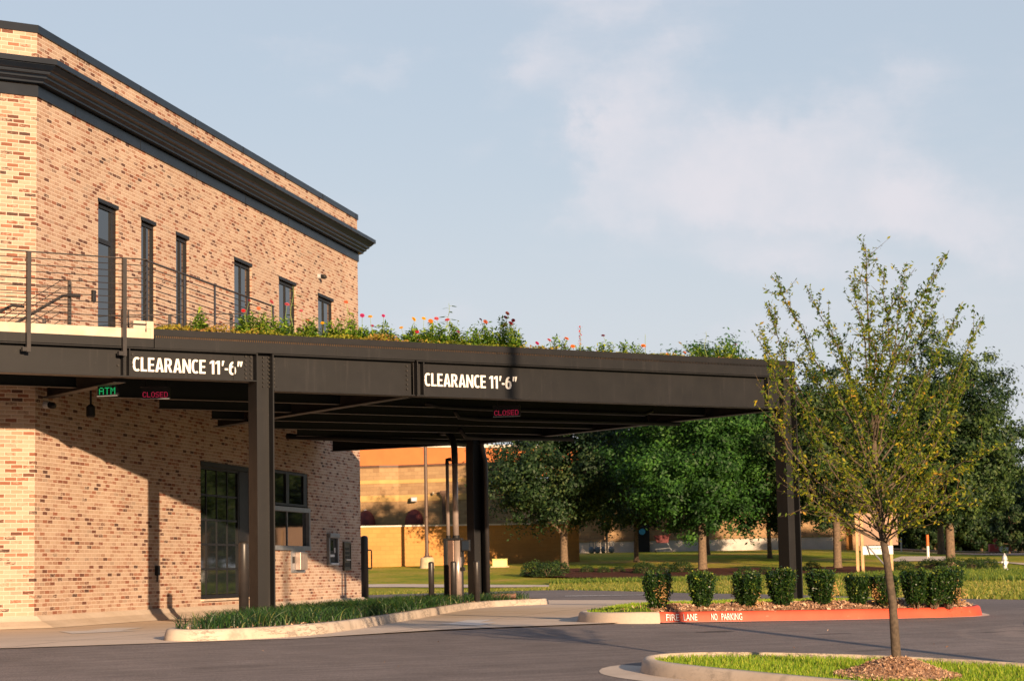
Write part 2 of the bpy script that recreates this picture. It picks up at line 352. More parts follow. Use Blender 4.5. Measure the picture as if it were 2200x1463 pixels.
def asphalt():
    m, T = newmat('asphalt'); tc = T.n('ShaderNodeTexCoord').outputs['Object']
    fine = T.noise(tc, 55., 4, .75); spk = T.n('ShaderNodeTexVoronoi', {'Vector': tc, 'Scale': 38.}).outputs[0]
    mid = T.noise(tc, 1.3, 6, .65); bigv = T.noise(tc, .18, 4, .5)
    c = T.mix(T.rng(fine, .32, .66), (.118,.100,.094), (.262,.222,.206))
    k = T.m('ADD', T.rng(mid, .3, .7, .86, 1.08), T.m('SUBTRACT', T.rng(bigv, .3, .7, .9, 1.1), 1.))
    # streaks the rollers left, running with the kerb
    mp = T.n('ShaderNodeMapping', {0: tc, 'Scale': (.55, 7., 1), 'Rotation': (0, 0, radians(-8))}).outputs[0]
    k = T.m('MULTIPLY', k, T.rng(T.noise(mp, 1.1, 4), .3, .7, .86, 1.12))
    c = T.mix(1., c, T.n('ShaderNodeCombineXYZ', {0: k, 1: k, 2: k}).outputs[0], 'MULTIPLY')
    peb = T.m('MULTIPLY', T.rng(spk, .10, .05), T.rng(T.noise(tc, 3.3, 2), .55, .68)); c = T.mix(T.m('MULTIPLY', peb, .75), c, (.6,.5,.42))
    # swept tyre arcs by the corner and a few oil stains
    s = T.n('ShaderNodeSeparateXYZ', {0: tc}); 
    def ring(cx, cy, r, w, a0):
        dx = T.m('SUBTRACT', s.outputs[0], cx); dy = T.m('SUBTRACT', s.outputs[1], cy)
        d = T.m('SQRT', T.m('ADD', T.m('MULTIPLY', dx, dx), T.m('MULTIPLY', dy, dy)))
        d = T.m('ADD', d, T.m('MULTIPLY', T.m('SUBTRACT', T.noise(tc, 2.2, 4), .5), .35))
        return T.m('MULTIPLY', T.rng(T.m('ABSOLUTE', T.m('SUBTRACT', d, r)), w, w*.35), T.rng(T.noise(tc, 5., 5, .7), .35, .6, .1, a0))
    for a in ((22.6,18.7,2.0,.28,.5),(22.8,18.9,1.25,.14,.3),(22.4,18.4,2.7,.12,.25)): c = T.mix(ring(*a), c, (.36,.29,.25))
    def spot(cx, cy, rx, ry, a):
        dx = T.m('DIVIDE', T.m('SUBTRACT', s.outputs[0], cx), rx); dy = T.m('DIVIDE', T.m('SUBTRACT', s.outputs[1], cy), ry)
        d = T.m('ADD', T.m('ADD', T.m('MULTIPLY', dx, dx), T.m('MULTIPLY', dy, dy)), T.m('MULTIPLY', T.m('SUBTRACT', T.noise(tc, 4, 4), .5), 1.6))
        return T.m('MULTIPLY', T.rng(d, 1., .3), a)
    for a in ((17.8,22.1,.38,.16,.75),(18.9,21.0,.45,.12,.45),(21.0,20.2,.3,.10,.6),(17.3,18.5,.5,.15,.35),(9.8,20.2,.7,.2,.25)): c = T.mix(spot(*a), c, (.03,.026,.026))
    finish(T, c, .88, 0, T.m('ADD', fine, T.m('MULTIPLY', spk, .4)), .5, .006, .25)
    return m
MAT['asphalt'] = asphalt()
def concrete(name, c1, c2, joints=False, stain=.5):
    m, T = newmat(name); tc = T.n('ShaderNodeTexCoord').outputs['Object']
    c = T.mix(T.rng(T.noise(tc, .8, 6, .65), .3, .7), c1, c2)
    c = T.mix(T.m('MULTIPLY', T.rng(T.noise(tc, 30., 4, .7), .4, .75), .25), c, tuple(x*.6 for x in c2))
    mp = T.n('ShaderNodeMapping', {0: tc, 'Scale': (.5, 2.2, 1), 'Rotation': (0, 0, radians(45))}).outputs[0]
    c = T.mix(T.m('MULTIPLY', T.rng(T.noise(mp, .9, 5, .6), .52, .75), stain), c, tuple(x*.55 for x in c2))
    if joints:
        s = T.n('ShaderNodeSeparateXYZ', {0: T.n('ShaderNodeMapping', {0: tc, 'Rotation': (0, 0, radians(45))}).outputs[0]})
        for k, sz in ((0, 3.6), (1, 4.2)):
            fr = T.m('ABSOLUTE', T.m('SUBTRACT', T.m('FRACT', T.m('DIVIDE', s.outputs[k], sz)), .5))
            c = T.mix(T.rng(fr, .495, .4985), c, (.14,.1,.07))
    finish(T, c, .85, 0, T.noise(tc, 60., 4), .25, .004, .3); return m
MAT['concrete'] = concrete('driveway_concrete', (.70,.575,.46), (.62,.50,.39), True, .35)
MAT['kerbc'] = concrete('kerb_concrete', (.58,.49,.405), (.48,.395,.315), False, .35)
def kerb_scuffed():
    m, T = newmat('scuffed_kerb_concrete'); tc = T.n('ShaderNodeTexCoord').outputs['Object']
    c = T.mix(T.rng(T.noise(tc, 1.2, 6, .65), .3, .7), (.56,.47,.38), (.45,.37,.29))
    mp = T.n('ShaderNodeMapping', {0: tc, 'Scale': (1, 1, 5.)}).outputs[0]
    w = T.noise(mp, 2.6, 6, .75)
    wv = T.m('ABSOLUTE', T.m('SUBTRACT', T.m('FRACT', T.m('MULTIPLY', w, 5.)), .5))
    sc = T.m('MULTIPLY', T.rng(wv, .16, .02), T.rng(T.noise(tc, .8, 4), .40, .55))
    c = T.mix(T.m('MULTIPLY', sc, .8), c, (.09,.08,.07))
    c = T.mix(T.m('MULTIPLY', T.rng(T.noise(tc, 1.9, 6, .7), .50, .66), .55), c, (.2,.17,.14))
    finish(T, c, .85, 0, T.noise(tc, 60., 4), .3, .004, .3); return m
MAT['kerbs'] = kerb_scuffed()
def redkerb():
    m, T = newmat('red_kerb_paint'); tc = T.n('ShaderNodeTexCoord').outputs['Object']
    c = T.mix(T.rng(T.noise(tc, 2, 6, .6), .3, .7), (.66,.085,.04), (.56,.06,.028))
    c = T.mix(T.m('MULTIPLY', T.rng(T.noise(tc, 9., 6, .75), .62, .72), .75), c, (.55,.36,.26))
    finish(T, c, .6, 0, T.noise(tc, 60., 4), .2, .004, .4); return m
MAT['redkerb'] = redkerb()
def wornpaint(name, c):
    m, T = newmat(name); tc = T.n('ShaderNodeTexCoord').outputs['Object']
    finish(T, T.mix(T.m('MULTIPLY', T.rng(T.noise(tc, 22., 5, .7), .5, .68), .6), c, (.42,.34,.28)), .7); return m
MAT['wornwhite'] = wornpaint('worn_white_paint', (.72,.69,.66))
def lawn():
    m, T = newmat('lawn'); tc = T.n('ShaderNodeTexCoord').outputs['Object']
    n1 = T.noise(tc, .16, 6, .65); n2 = T.noise(tc, 1.4, 6, .7); n3 = T.noise(tc, 9., 4, .75)
    c = T.ramp(T.m('ADD', T.m('MULTIPLY', n1, .6), T.m('MULTIPLY', n2, .4)), [(.36,(.13,.22,.016)),(.46,(.26,.30,.025)),(.54,(.42,.35,.045)),(.62,(.56,.36,.11))])
    k = T.rng(n3, .25, .75, .65, 1.25); c = T.mix(1., c, T.n('ShaderNodeCombineXYZ', {0: k, 1: k, 2: k}).outputs[0], 'MULTIPLY')
    finish(T, c, .95, 0, T.m('ADD', n3, n2), 1., .05, .1); return m
MAT['lawn'] = lawn()
MAT['soil'] = simple('dry_soil', (.22,.13,.07), (.13,.08,.045), 9, .95, 0, .6, 30, .1)
MAT['darkmulch'] = simple('red_brown_mulch', (.12,.045,.03), (.06,.025,.018), 4, .95, 0, .9, 14, .1)
MAT['mulch'] = simple('light_wood_mulch', (.42,.25,.16), (.26,.15,.09), 12, .95, 0, .8, 30, .1)
MAT['turfsoil'] = simple('turf_base', (.10,.17,.015), (.15,.19,.03), 4, .95, 0, .5, 30, .1)

# ------------------------------------------------------------------ ground, road, drive
def grid(name, xs, ys, zf, mat):
    V = [(x, y, zf(x, y)) for y in ys for x in xs]; n = len(xs)
    F = [(j*n+i, j*n+i+1, (j+1)*n+i+1, (j+1)*n+i) for j in range(len(ys)-1) for i in range(n-1)]
    o = raw(name, np.array(V), np.array(F), mat, smooth=True); return o
ds = list(np.arange(-40, 50, 5.))+list(np.arange(50, 150, 1.))+[150,160,175,200,240,300,400,600,1000,3000]
ls = [-3000,-1000,-400,-200,-100,-60]+list(np.arange(-50, 62, 2.))+[70,85,110,160,300,1000,3000]
V = []
for d in ds:
    for l in ls:
        x, y = LD(l, d); V.append((x, y, terr(x, y)-(.03 if d < 50 else .015)))
n = len(ls); F = np.array([(j*n+i, j*n+i+1, (j+1)*n+i+1, (j+1)*n+i) for j in range(len(ds)-1) for i in range(n-1)])
struct(raw('ground', np.array(V), F, MAT['lawn'], smooth=True))

def drape(name, A, B, n, m, off, mat, zf=terr):
    """sheet between polylines A and B laid on the ground"""
    def samp(P, t):
        L = [0]
        for i in range(len(P)-1): L.append(L[-1]+math.dist(P[i], P[i+1]))
        s = t*L[-1]
        return (float(np.interp(s, L, [p[0] for p in P])), float(np.interp(s, L, [p[1] for p in P])))
    V = []
    for i in range(n+1):
        a, b = samp(A, i/n), samp(B, i/n)
        for j in range(m+1):
            x = a[0]+(b[0]-a[0])*j/m; y = a[1]+(b[1]-a[1])*j/m; V.append((x, y, zf(x, y)+off))
    F = [(i*(m+1)+j, i*(m+1)+j+1, (i+1)*(m+1)+j+1, (i+1)*(m+1)+j) for i in range(n) for j in range(m)]
    o = raw(name, np.array(V), np.array(F), mat, smooth=True)
    if sum(p.normal.z for p in o.data.polygons) < 0: o.data.flip_normals()
    return o
far_edge = [(18,-25),(26,10),(31.9,29.75),(36.6,42.5),(38.8,51.2),(39.6,57),(37.0,58.2),(33.1,58.7),(20,62)]
near_edge = [(-20,-25),(-20,10),(-20,30),(-18,40),(-16,50),(-10,54),(0,56),(8,58),(10,61)]
struct(drape('asphalt_road', near_edge, far_edge, 70, 60, 0., MAT['asphalt']))
struct(drape('driveway', [(-6,23.95),(6,24.0),(12.3,23.63),(15.3,24.35),(17.24,24.35),(19.2,24.6)], [(-6,33),(12,33),(20,50),(24,55),(29.5,54),(31.2,40.5)], 40, 24, .006, MAT['concrete']))
struct(drape('driveway', [(19.19,24.6),(24,25.6),(26.5,30)], [(31.2,40.51),(31.1,40),(31,39.4)], 16, 10, .0065, MAT['concrete']))
# far path with a branch on the left, pavement and road on the right
struct(drape('path', [(37.0,70.5),(39.2,66.9),(39.9,64.6),(41.5,61.6),(42.6,60.0)], [(38.7,73.5),(41.0,70.3),(42.0,66.8),(43.0,63.6),(43.6,61.6)], 20, 6, .012, MAT['concrete']))
struct(drape('path', [(66.5,70.2),(73,76)], [(69.9,69.7),(76.6,76.2)], 8, 4, .012, MAT['concrete']))
def bgl(pts): return [bgx(px, d) for px, d in pts]
struct(drape('road', bgl([(2060,127),(2120,118),(2200,112),(2330,104)]), bgl([(2060,128),(2120,132),(2200,134),(2330,136)]), 10, 5, .012, MAT['asphalt']))
struct(drape('pavement', bgl([(1700,131),(1900,131),(2060,129),(2200,136),(2330,138)]), bgl([(1700,132),(1900,132.5),(2060,132),(2200,139),(2330,142)]), 16, 3, .012, MAT['concrete']))
struct(drape('pavement', bgl([(2060,94),(2130,92),(2220,87),(2330,84)]), bgl([(2060,95.4),(2130,93.6),(2220,88.6),(2330,86)]), 12, 3, .012, MAT['concrete']))
# mulch beds under the street trees
struct(drape('mulch_bed', bgl([(1115,86.5),(1250,83.6),(1420,80.6),(1700,79),(1850,80),(1960,80)]), bgl([(1125,89),(1230,92.5),(1420,90.5),(1700,89),(1850,89),(1960,85)]), 40, 8, .05, MAT['darkmulch']))
struct(drape('mulch_bed', bgl([(1965,84),(2040,83),(2110,85)]), bgl([(1965,88),(2040,90),(2110,88)]), 14, 5, .05, MAT['darkmulch']))
struct(drape('mulch_bed', bgl([(1905,135),(2060,134),(2330,143)]), bgl([(1905,160),(2060,165),(2330,175)]), 14, 5, .09, MAT['soil']))

# ------------------------------------------------------------------ kerbs and islands
def offset_poly(P, o):
    n = len(P); out = []
    for i in range(n):
        a, b, c = Vector(P[i-1]), Vector(P[i]), Vector(P[(i+1) % n])
        n1 = Vector(((b-a).y, -(b-a).x)).normalized(); n2 = Vector(((c-b).y, -(c-b).x)).normalized()
        m = (n1+n2); m.normalize(); k = o/max(.35, m.dot(n1)); out.append(tuple(b+m*k))
    return out
def smooth_poly(P, it=2):
    for _ in range(it):
        Q = []
        for i in range(len(P)):
            a, b = P[i], P[(i+1) % len(P)]
            Q += [(a[0]*.75+b[0]*.25, a[1]*.75+b[1]*.25), (a[0]*.25+b[0]*.75, a[1]*.25+b[1]*.75)]
        P = Q
    return P
def area(P): return sum(P[i-1][0]*P[i][1]-P[i][0]*P[i-1][1] for i in range(len(P)))/2
def kerb_ring(P, h, mats, sel=None, w=.145):
    """P counter-clockwise outline; returns verts grid and faces with material index by sel(midpoint)"""
    prof = [(0,-.12),(0,0.0),(-.018,h*.55),(-.03,h*.85),(-.05,h*.97),(-.07,h),(-w,h),(-w,h-.06)]
    rings = [offset_poly(P, o) for o, z in prof]; n = len(P); V = []; F = []; MI = []
    for (o, z), R in zip(prof, rings):
        for (x, y), (bx, by) in zip(R, P): V.append((x, y, z+lotz(by)))
    for k in range(len(prof)-1):
        for i in range(n):
            j = (i+1) % n; F.append((k*n+i, k*n+j, (k+1)*n+j, (k+1)*n+i))
            MI.append(sel(((P[i][0]+P[j][0])/2, (P[i][1]+P[j][1])/2)) if sel else 0)
    return V, F, MI, rings[-1]
def kerb(P, h, mats, sel=None):
    V, F, MI, inner = kerb_ring(P, h, mats, sel)
    o = raw('kerb', np.array(V), F, mats[0])
    for m in mats[1:]: o.data.materials.append(m)
    for p, mi in zip(o.data.polygons, MI): p.material_index = mi; p.use_smooth = True
    struct(o); return inner
def fill(name, P, zoff, mat, mound=None):
    xs = [p[0] for p in P]; ys = [p[1] for p in P]; st = .14
    gx = np.arange(min(xs)-st, max(xs)+st, st); gy = np.arange(min(ys)-st, max(ys)+st, st)
    import mathutils
    V2 = [Vector(p) for p in P]
    pts = list(V2); edges = [(i, (i+1) % len(P)) for i in range(len(P))]
    for x in gx:
        for y in gy:
            if inside((x, y), P, .06): pts.append(Vector((x, y)))
    r = mathutils.geometry.delaunay_2d_cdt(pts, edges, [], 1, 1e-4)
    V = [(v.x, v.y, zoff+lotz(v.y)+(mound(v.x, v.y) if mound else 0)) for v in r[0]]
    o = raw(name, np.array(V), [tuple(f) for f in r[2]], mat, smooth=True)
    if sum(p.normal.z for p in o.data.polygons) < 0: o.data.flip_normals()
    return o
def inside(p, P, marg=0):
    x, y = p; c = False; n = len(P)
    for i in range(n):
        x1, y1 = P[i-1]; x2, y2 = P[i]
        if (y1 > y) != (y2 > y) and x < (x2-x1)*(y-y1)/(y2-y1)+x1: c = not c
    if c and marg:
        for i in range(n):
            a = Vector(P[i-1]); b = Vector(P[i]); ab = b-a; t = max(0, min(1, (Vector(p)-a).dot(ab)/max(1e-9, ab.length_squared)))
            if (Vector(p)-(a+ab*t)).length < marg: return False
    return c
def ccw(P): return P if area(P) > 0 else P[::-1]

G = ccw(smooth_poly([(10.75,24.35),(10.95,23.9),(11.6,23.82),(12.7,24.1),(13.9,25.2),(15.4,27.05),(19.1,31.7),(23.6,37.5),(25.6,39.3),(27.3,39.9),(27.75,40.6),(27.5,41.6),(26.6,42.3),(24.6,41.4),(20,36.4),(16,31.8),(13.3,28.1),(11.7,25.6)], 2))
gi = kerb(G, .14, [MAT['kerbs']])
RI = ccw(smooth_poly([(17.95,25.7),(17.75,24.75),(18.05,24.2),(18.6,24.02),(20.9,23.35),(23.2,22.95),(23.75,23.0),(24.2,23.5),(25.4,26.3),(26.9,29.0),(27.0,30.3),(26,31.2),(23,31.3),(20.6,28.6)], 2))
def selR(p): return 1 if (p[0] > 18.42 and p[1] < 24.12 and p[0] < 24.0) else 0
ri = kerb(RI, .15, [MAT['kerbc'], MAT['redkerb']], selR)
SI = ccw(smooth_poly([(12.98,17.4),(12.86,16.95),(12.88,16.2),(12.96,15.4),(13.08,14.4),(13.3,12.9),(13.8,10),(14.6,5),(18.2,5),(17.4,9.5),(16.7,12.6),(16.2,14.9),(15.8,16.2),(15.1,17.25),(14.2,17.93),(13.45,17.92)], 2))
si = kerb(SI, .14, [MAT['kerbs']])
# gutter pan in front of the near island
pan = MB(); PO = offset_poly(SI, .42)
n = len(SI); V = [(x, y, lotz(y)+.006) for x, y in SI]+[(x, y, lotz(y)+.004) for x, y in PO]
struct(raw('gutter', np.array(V), [(i, n+i, n+(i+1) % n, (i+1) % n) for i in range(n) if SI[i][0] < 13.6], MAT['kerbc']))
pan2 = offset_poly(RI, .11); n = len(RI)
V = [(x, y, lotz(y)+.006) for x, y in RI]+[(x, y, lotz(y)+.004) for x, y in pan2]
struct(raw('gutter', np.array(V), [(i, n+i, n+(i+1) % n, (i+1) % n) for i in range(n) if RI[i][1] < 24.1 and RI[i][0] > 18.2], MAT['kerbc']))
fill_g = struct(fill('planting_bed', gi, .11, MAT['soil']))
def moundR(x, y):
    d = min(math.dist((x, y), (18.6+t*(23.3-18.6), 24.25+t*(23.25-24.25))) for t in np.linspace(0, 1, 12))
    e = 9.
    for i in range(len(ri)):
        ax, ay = ri[i-1]; bx_, by = ri[i]; L2 = (bx_-ax)**2+(by-ay)**2+1e-9; t = max(0, min(1, ((x-ax)*(bx_-ax)+(y-ay)*(by-ay))/L2)); e = min(e, math.hypot(x-ax-t*(bx_-ax), y-ay-t*(by-ay)))
    return .025+smooth(e/.3)*(.075*smooth(1.35-d/.75)+.015*sin(x*5.1)*max(0, 1-d))
fill_r = struct(fill('lawn', ri, .115, MAT['turfsoil'], moundR))
TREE = (14.163, 14.864)
def moundS(x, y):
    d = math.dist((x, y), TREE); return .165*smooth(1-d/.62)
mr = fill('mulch_base', ri, .122, MAT['mulch'], lambda x, y: moundR(x, y)-(.02 if (y-24.35+(x-18.6)*.22 > .85 or x < 18.45) else 0)); struct(mr)
fill_s = struct(fill('lawn', si, .108, MAT['turfsoil'], lambda x, y: moundS(x, y)-.015))

def blades(name, pts, zs, hmin, hmax, w, mat, lean=.5, seg=2, tint=(0, 1), parent=None):
    """grass as many bent blades, one mesh"""
    pts = np.asarray(pts); n = len(pts); a = rng.uniform(0, 2*pi, n); h = rng.uniform(hmin, hmax, n); ln = rng.uniform(.1, 1, n)*lean*h
    b = rng.uniform(0, 2*pi, n); dx, dy = np.cos(a), np.sin(a); wx, wy = np.cos(b)*w/2, np.sin(b)*w/2
    zs = np.asarray(zs); V = np.zeros((n, 2*seg+1, 3))
    for k in range(seg):
        t = k/seg; ww = 1-.35*t
        cx = pts[:, 0]+dx*ln*t*t; cy = pts[:, 1]+dy*ln*t*t; cz = zs+h*(t-.25*lean*t*t)
        V[:, 2*k] = np.stack([cx-wx*ww, cy-wy*ww, cz], 1); V[:, 2*k+1] = np.stack([cx+wx*ww, cy+wy*ww, cz], 1)
    V[:, 2*seg] = np.stack([pts[:, 0]+dx*ln, pts[:, 1]+dy*ln, zs+h*(1-.25*lean)], 1)
    base = np.arange(n)*(2*seg+1); F = []
    for k in range(seg-1):
        F.append(np.stack([base+2*k, base+2*k+1, base+2*k+3, base+2*k+2], 1))
    T3 = np.stack([base+2*seg-2, base+2*seg-1, base+2*seg, base+2*seg], 1)
    tn = np.repeat(rng.uniform(tint[0], tint[1], n), 2*seg+1)
    Vf = V.reshape(-1, 3)
    me = bpy.data.meshes.new(name)
    quads = np.concatenate(F) if F else np.zeros((0, 4), int); tris = T3[:, :3]
    nl = len(quads)*4+len(tris)*3
    me.vertices.add(len(Vf)); me.vertices.foreach_set('co', Vf.astype(np.float32).ravel())
    me.loops.add(nl); me.loops.foreach_set('vertex_index', np.concatenate([quads.ravel(), tris.ravel()]).astype(np.int32))
    me.polygons.add(len(quads)+len(tris))
    me.polygons.foreach_set('loop_start', np.concatenate([np.arange(len(quads))*4, len(quads)*4+np.arange(len(tris))*3]).astype(np.int32))
    me.update(calc_edges=True); me.validate(); me.materials.append(mat)
    at = me.attributes.new('tint', 'FLOAT', 'POINT'); at.data.foreach_set('value', tn.astype(np.float32))
    o = bpy.data.objects.new(name, me); COL.objects.link(o)
    if parent: o.parent = parent
    return o
def scatter_in(P, n, marg=.02, cond=None):
    xs = [p[0] for p in P]; ys = [p[1] for p in P]; out = []; k = 0
    while len(out) < n and k < n*12:
        k += 1; p = (random.uniform(min(xs), max(xs)), random.uniform(min(ys), max(ys)))
        if inside(p, P, 0) and (not cond or cond(p)): out.append(p)
    return out
sneed = [p for p in si if p[1] > 11] 
pts = scatter_in(si, 26000, 0, lambda p: p[1] > 11.2 and math.dist(p, TREE) > .48+.08*random.random())
struct(blades('grass', pts, [lotz(p[1])+.093+moundS(*p) for p in pts], .03, .075, .007, MAT['turf'], .6), 'stuff', 'bright green turf covering the near kerbed island', 'grass')
pts = scatter_in(ri, 16000, 0, lambda p: p[1]-24.35+(p[0]-18.6)*.22 > .75+.25*random.random() or p[0] < 18.45+.25*random.random())
struct(blades('grass', pts, [lotz(p[1])+.10+moundR(*p) for p in pts], .03, .08, .012, MAT['turf'], .6), 'stuff', 'green turf behind the boxwood row on the red-kerbed island', 'grass')
# liriope in the long strip, in clumps
cl = []
for p in scatter_in(gi, 620):
    if p[0] > 27.1: continue
    if math.dist(p, (24.1, 38.9)) < .75 and p[1]-p[0] < 15.2: continue
    if min(math.dist(p, q) for q in ((14.92, 29.75), (25.7, 40.5))) < .25: continue
    cl.append(p)
bp, tz = [], []
for c in cl:
    k = random.randint(20, 34)
    for _ in range(k): bp.append((c[0]+random.gauss(0, .09), c[1]+random.gauss(0, .09)))
bp = [p for p in bp if inside(p, gi, 0)]
struct(blades('liriope', bp, [lotz(p[1])+.11 for p in bp], .12, .31, .012, MAT['liriope'], 1.0, 4, (0, .97)), 'stuff', 'dark green liriope grass filling the long kerbed planting strip', 'ornamental grass')
def chips(name, pts, zs, s0, s1, label, mat=None):
    pts = np.asarray(pts); n = len(pts); L = rng.uniform(s0, s1, n); Wd = L*rng.uniform(.15, .4, n)
    a = rng.uniform(0, 2*pi, n); t = rng.normal(0, .5, n)
    ex = np.stack([np.cos(a)*np.cos(t), np.sin(a)*np.cos(t), np.sin(t)], 1); ey = np.stack([-np.sin(a), np.cos(a), rng.normal(0, .9, n)], 1)
    c = np.stack([pts[:, 0], pts[:, 1], np.asarray(zs)+rng.uniform(.002, .02, n)], 1)
    V = np.stack([c-ex*L[:, None]/2-ey*Wd[:, None]/2, c+ex*L[:, None]/2-ey*Wd[:, None]*.3, c+ex*L[:, None]/2+ey*Wd[:, None]*.3, c-ex*L[:, None]/2+ey*Wd[:, None]/2], 1).reshape(-1, 3)
    F = np.arange(4*n).reshape(-1, 4)
    return struct(raw(name, V, F, mat or MAT['chips'], tint=np.repeat(rng.uniform(0, 1, n), 4)), 'stuff', label, 'mulch')
pts = [(TREE[0]+r*cos(a), TREE[1]+r*sin(a)) for r, a in zip(rng.uniform(0, 1, 9000)**.5*.6, rng.uniform(0, 2*pi, 9000))]
chips('mulch', pts, [lotz(p[1])+.105+moundS(*p) for p in pts], .015, .055, 'light brown wood chip mound around the young tree trunk')
mm = fill('mulch', [(TREE[0]+.58*cos(a)*(1+.05*sin(3*a)), TREE[1]+.58*sin(a)) for a in np.linspace(0, 2*pi, 30)[:-1]], .123, MAT['mulch'], moundS)
mm.name = 'mulch_base'; struct(mm)
pts = scatter_in(ri, 9000, 0, lambda p: p[1]-24.35+(p[0]-18.6)*.22 < .85+.3*random.random() and p[0] > 18.3+.4*random.random() and p[0] < 24.3)
chips('mulch', pts, [lotz(p[1])+.115+moundR(*p) for p in pts], .025, .09, 'straw coloured wood chip mulch along the boxwood row')
pts = scatter_in(gi, 3500, 0, lambda p: True)
chips('mulch', pts, [lotz(p[1])+.112 for p in pts], .02, .07, 'dry straw mulch showing under the liriope strip')

# paint on the ground
def decal(name, P, mat, zoff=.011, label=None):
    V = [(x, y, lotz(y)+zoff) for x, y in P]; o = raw(name, np.array(V), [tuple(range(len(P)))] if area(P) > 0 else [tuple(reversed(range(len(P))))], mat)
    return struct(o)
decal('lane_arrow', [(11.3,28.5),(12.5,28.9),(12.42,29.4),(13.3,30.6),(13.15,31.1),(12.9,31.2),(12.1,29.9),(11.7,30.0)], MAT['wornwhite'])
decal('lane_arrow', [(16.1,25.3),(17.3,26.7),(17.15,26.95),(18.3,28.3),(17.9,28.5),(16.75,27.1),(16.4,27.0)], MAT['wornwhite'])
decal('lane_arrow', [(34.2,49.2),(35.0,48.2),(35.9,46.9),(36.4,47.1),(35.4,49.0),(34.7,49.9)], MAT['wornwhite'], .05)
decal('lane_arrow', [(22.6,21.1),(23.5,21.9),(24.6,22.6),(24.4,22.0),(25.3,22.2),(23.6,21.0)], MAT['wornwhite'])
# red kerb lettering
Z_ = Vector((0, 0, 1))
def text_mesh(name, s, size, mat, parent, O, X, Z, sx=1., off=0., ext=.004, shear=0., label=None, centre=False, spacing=1.):
    cu = bpy.data.curves.new(name, 'FONT'); cu.body = s; cu.size = size; cu.offset = off; cu.extrude = ext; cu.shear = shear; cu.resolution_u = 4
    cu.space_character = spacing
    t = bpy.data.objects.new(name, cu); COL.objects.link(t)
    dg = bpy.context.evaluated_depsgraph_get(); me = bpy.data.meshes.new_from_object(t.evaluated_get(dg))
    COL.objects.unlink(t); bpy.data.objects.remove(t)
    X, Z, O = Vector(X).normalized(), Vector(Z).normalized(), Vector(O)-wloc(parent); Y = X.cross(Z)   # outward
    xs = [v.co.x for v in me.vertices]; x0 = min(xs); w = max(xs)-x0
    for v in me.vertices:
        c = v.co.copy(); v.co = O+X*((c.x-x0-(w/2 if centre else 0))*sx)+Z*c.y+Y*c.z
    me.materials.clear(); me.materials.append(mat)
    o = bpy.data.objects.new(name, me); COL.objects.link(o)
    if parent: o.parent = parent
    if label: o['label'] = label
    return o, w*sx
def on_ri(x):
    c_ = []
    for i in range(len(RI)):
        (x1, y1), (x2, y2) = RI[i-1], RI[i]
        if (x1-x)*(x2-x) <= 0 and x1 != x2: c_.append(y1+(y2-y1)*(x-x1)/(x2-x1))
    return min(c_)
for s, x0, x1 in (('FIRE', 18.475, 18.665), ('LANE', 18.73, 18.93), ('NO', 19.14, 19.23), ('PARKING', 19.29, 19.60)):
    pa = Vector((x0, on_ri(x0), 0)); pb = Vector((x1, on_ri(x1), 0)); pa.z = lotz(pa.y); pb.z = lotz(pb.y); kd = (pb-pa).normalized(); ko = Vector((kd.y, -kd.x, 0)).normalized()
    O_ = pa+ko*.012+Z_*.025; ln = (pb-pa).length
    o, w = text_mesh('kerb_lettering', s, .135, MAT['wornwhite'], None, O_, kd, Z_-ko*.13, 1., .001, .003)
    for v in o.data.vertices:
        a = (v.co-O_).dot(kd); v.co += kd*(a*(ln/w-1))
    tag(o, f'white stencilled word {s} on the red kerb face', 'kerb lettering')

# ------------------------------------------------------------------ the bank building
A0 = Vector((12.351, 32.795, 0)); s2 = 2**-.5
D = Vector((s2, s2, 0)); N = Vector((s2, -s2, 0)); Z = Vector((0, 0, 1)); WL = 19.5
bank = thing('bank_building', 'two storey whitewashed brick building with dark metal cornice behind the drive-through canopy', 'building', (12.351, 32.795, 0))
def wp(a, z, o=0): return A0+D*a+N*o+Z*z
holes = []   # (a0,a1,z0,z1,depth)
UP = [(2.6,3.53),(4.64,5.39),(6.46,7.18),(9.9,11.06),(12.95,14.24),(15.97,17.27)]
for a0, a1 in UP: holes.append((a0, a1, 4.60, 7.48, .11))
holes.append((7.8, 11.0, .34, 3.07, .16))
holes.append((12.35, 15.02, 1.34, 3.12, .07))
holes.append((13.67, 14.66, .86, 1.32, .07))
WB, WT = .2, 9.82
as_ = sorted(set([0, WL]+[h[0] for h in holes]+[h[1] for h in holes])); zs_ = sorted(set([WB, WT]+[h[2] for h in holes]+[h[3] for h in holes]))
mb = MB()
for i in range(len(as_)-1):
    for j in range(len(zs_)-1):
        am, zm = (as_[i]+as_[i+1])/2, (zs_[j]+zs_[j+1])/2
        if any(h[0] < am < h[1] and h[2] < zm < h[3] for h in holes): continue
        mb.add([wp(as_[i], zs_[j]), wp(as_[i+1], zs_[j]), wp(as_[i+1], zs_[j+1]), wp(as_[i], zs_[j+1])], [(0,1,2,3)])
for a0, a1, z0, z1, dp in holes:
    mb.add([wp(a0,z0), wp(a0,z1), wp(a0,z1,-dp), wp(a0,z0,-dp)], [(0,1,2,3)])
    mb.add([wp(a1,z0), wp(a1,z1), wp(a1,z1,-dp), wp(a1,z0,-dp)], [(3,2,1,0)])
    mb.add([wp(a0,z0), wp(a1,z0), wp(a1,z0,-dp), wp(a0,z0,-dp)], [(3,2,1,0)])
    mb.add([wp(a0,z1), wp(a1,z1), wp(a1,z1,-dp), wp(a0,z1,-dp)], [(0,1,2,3)])
E_ = wp(WL, 0)
def quad(p, q, z0, z1): mb.add([(p[0],p[1],z0),(q[0],q[1],z0),(q[0],q[1],z1),(p[0],p[1],z1)], [(0,1,2,3)])
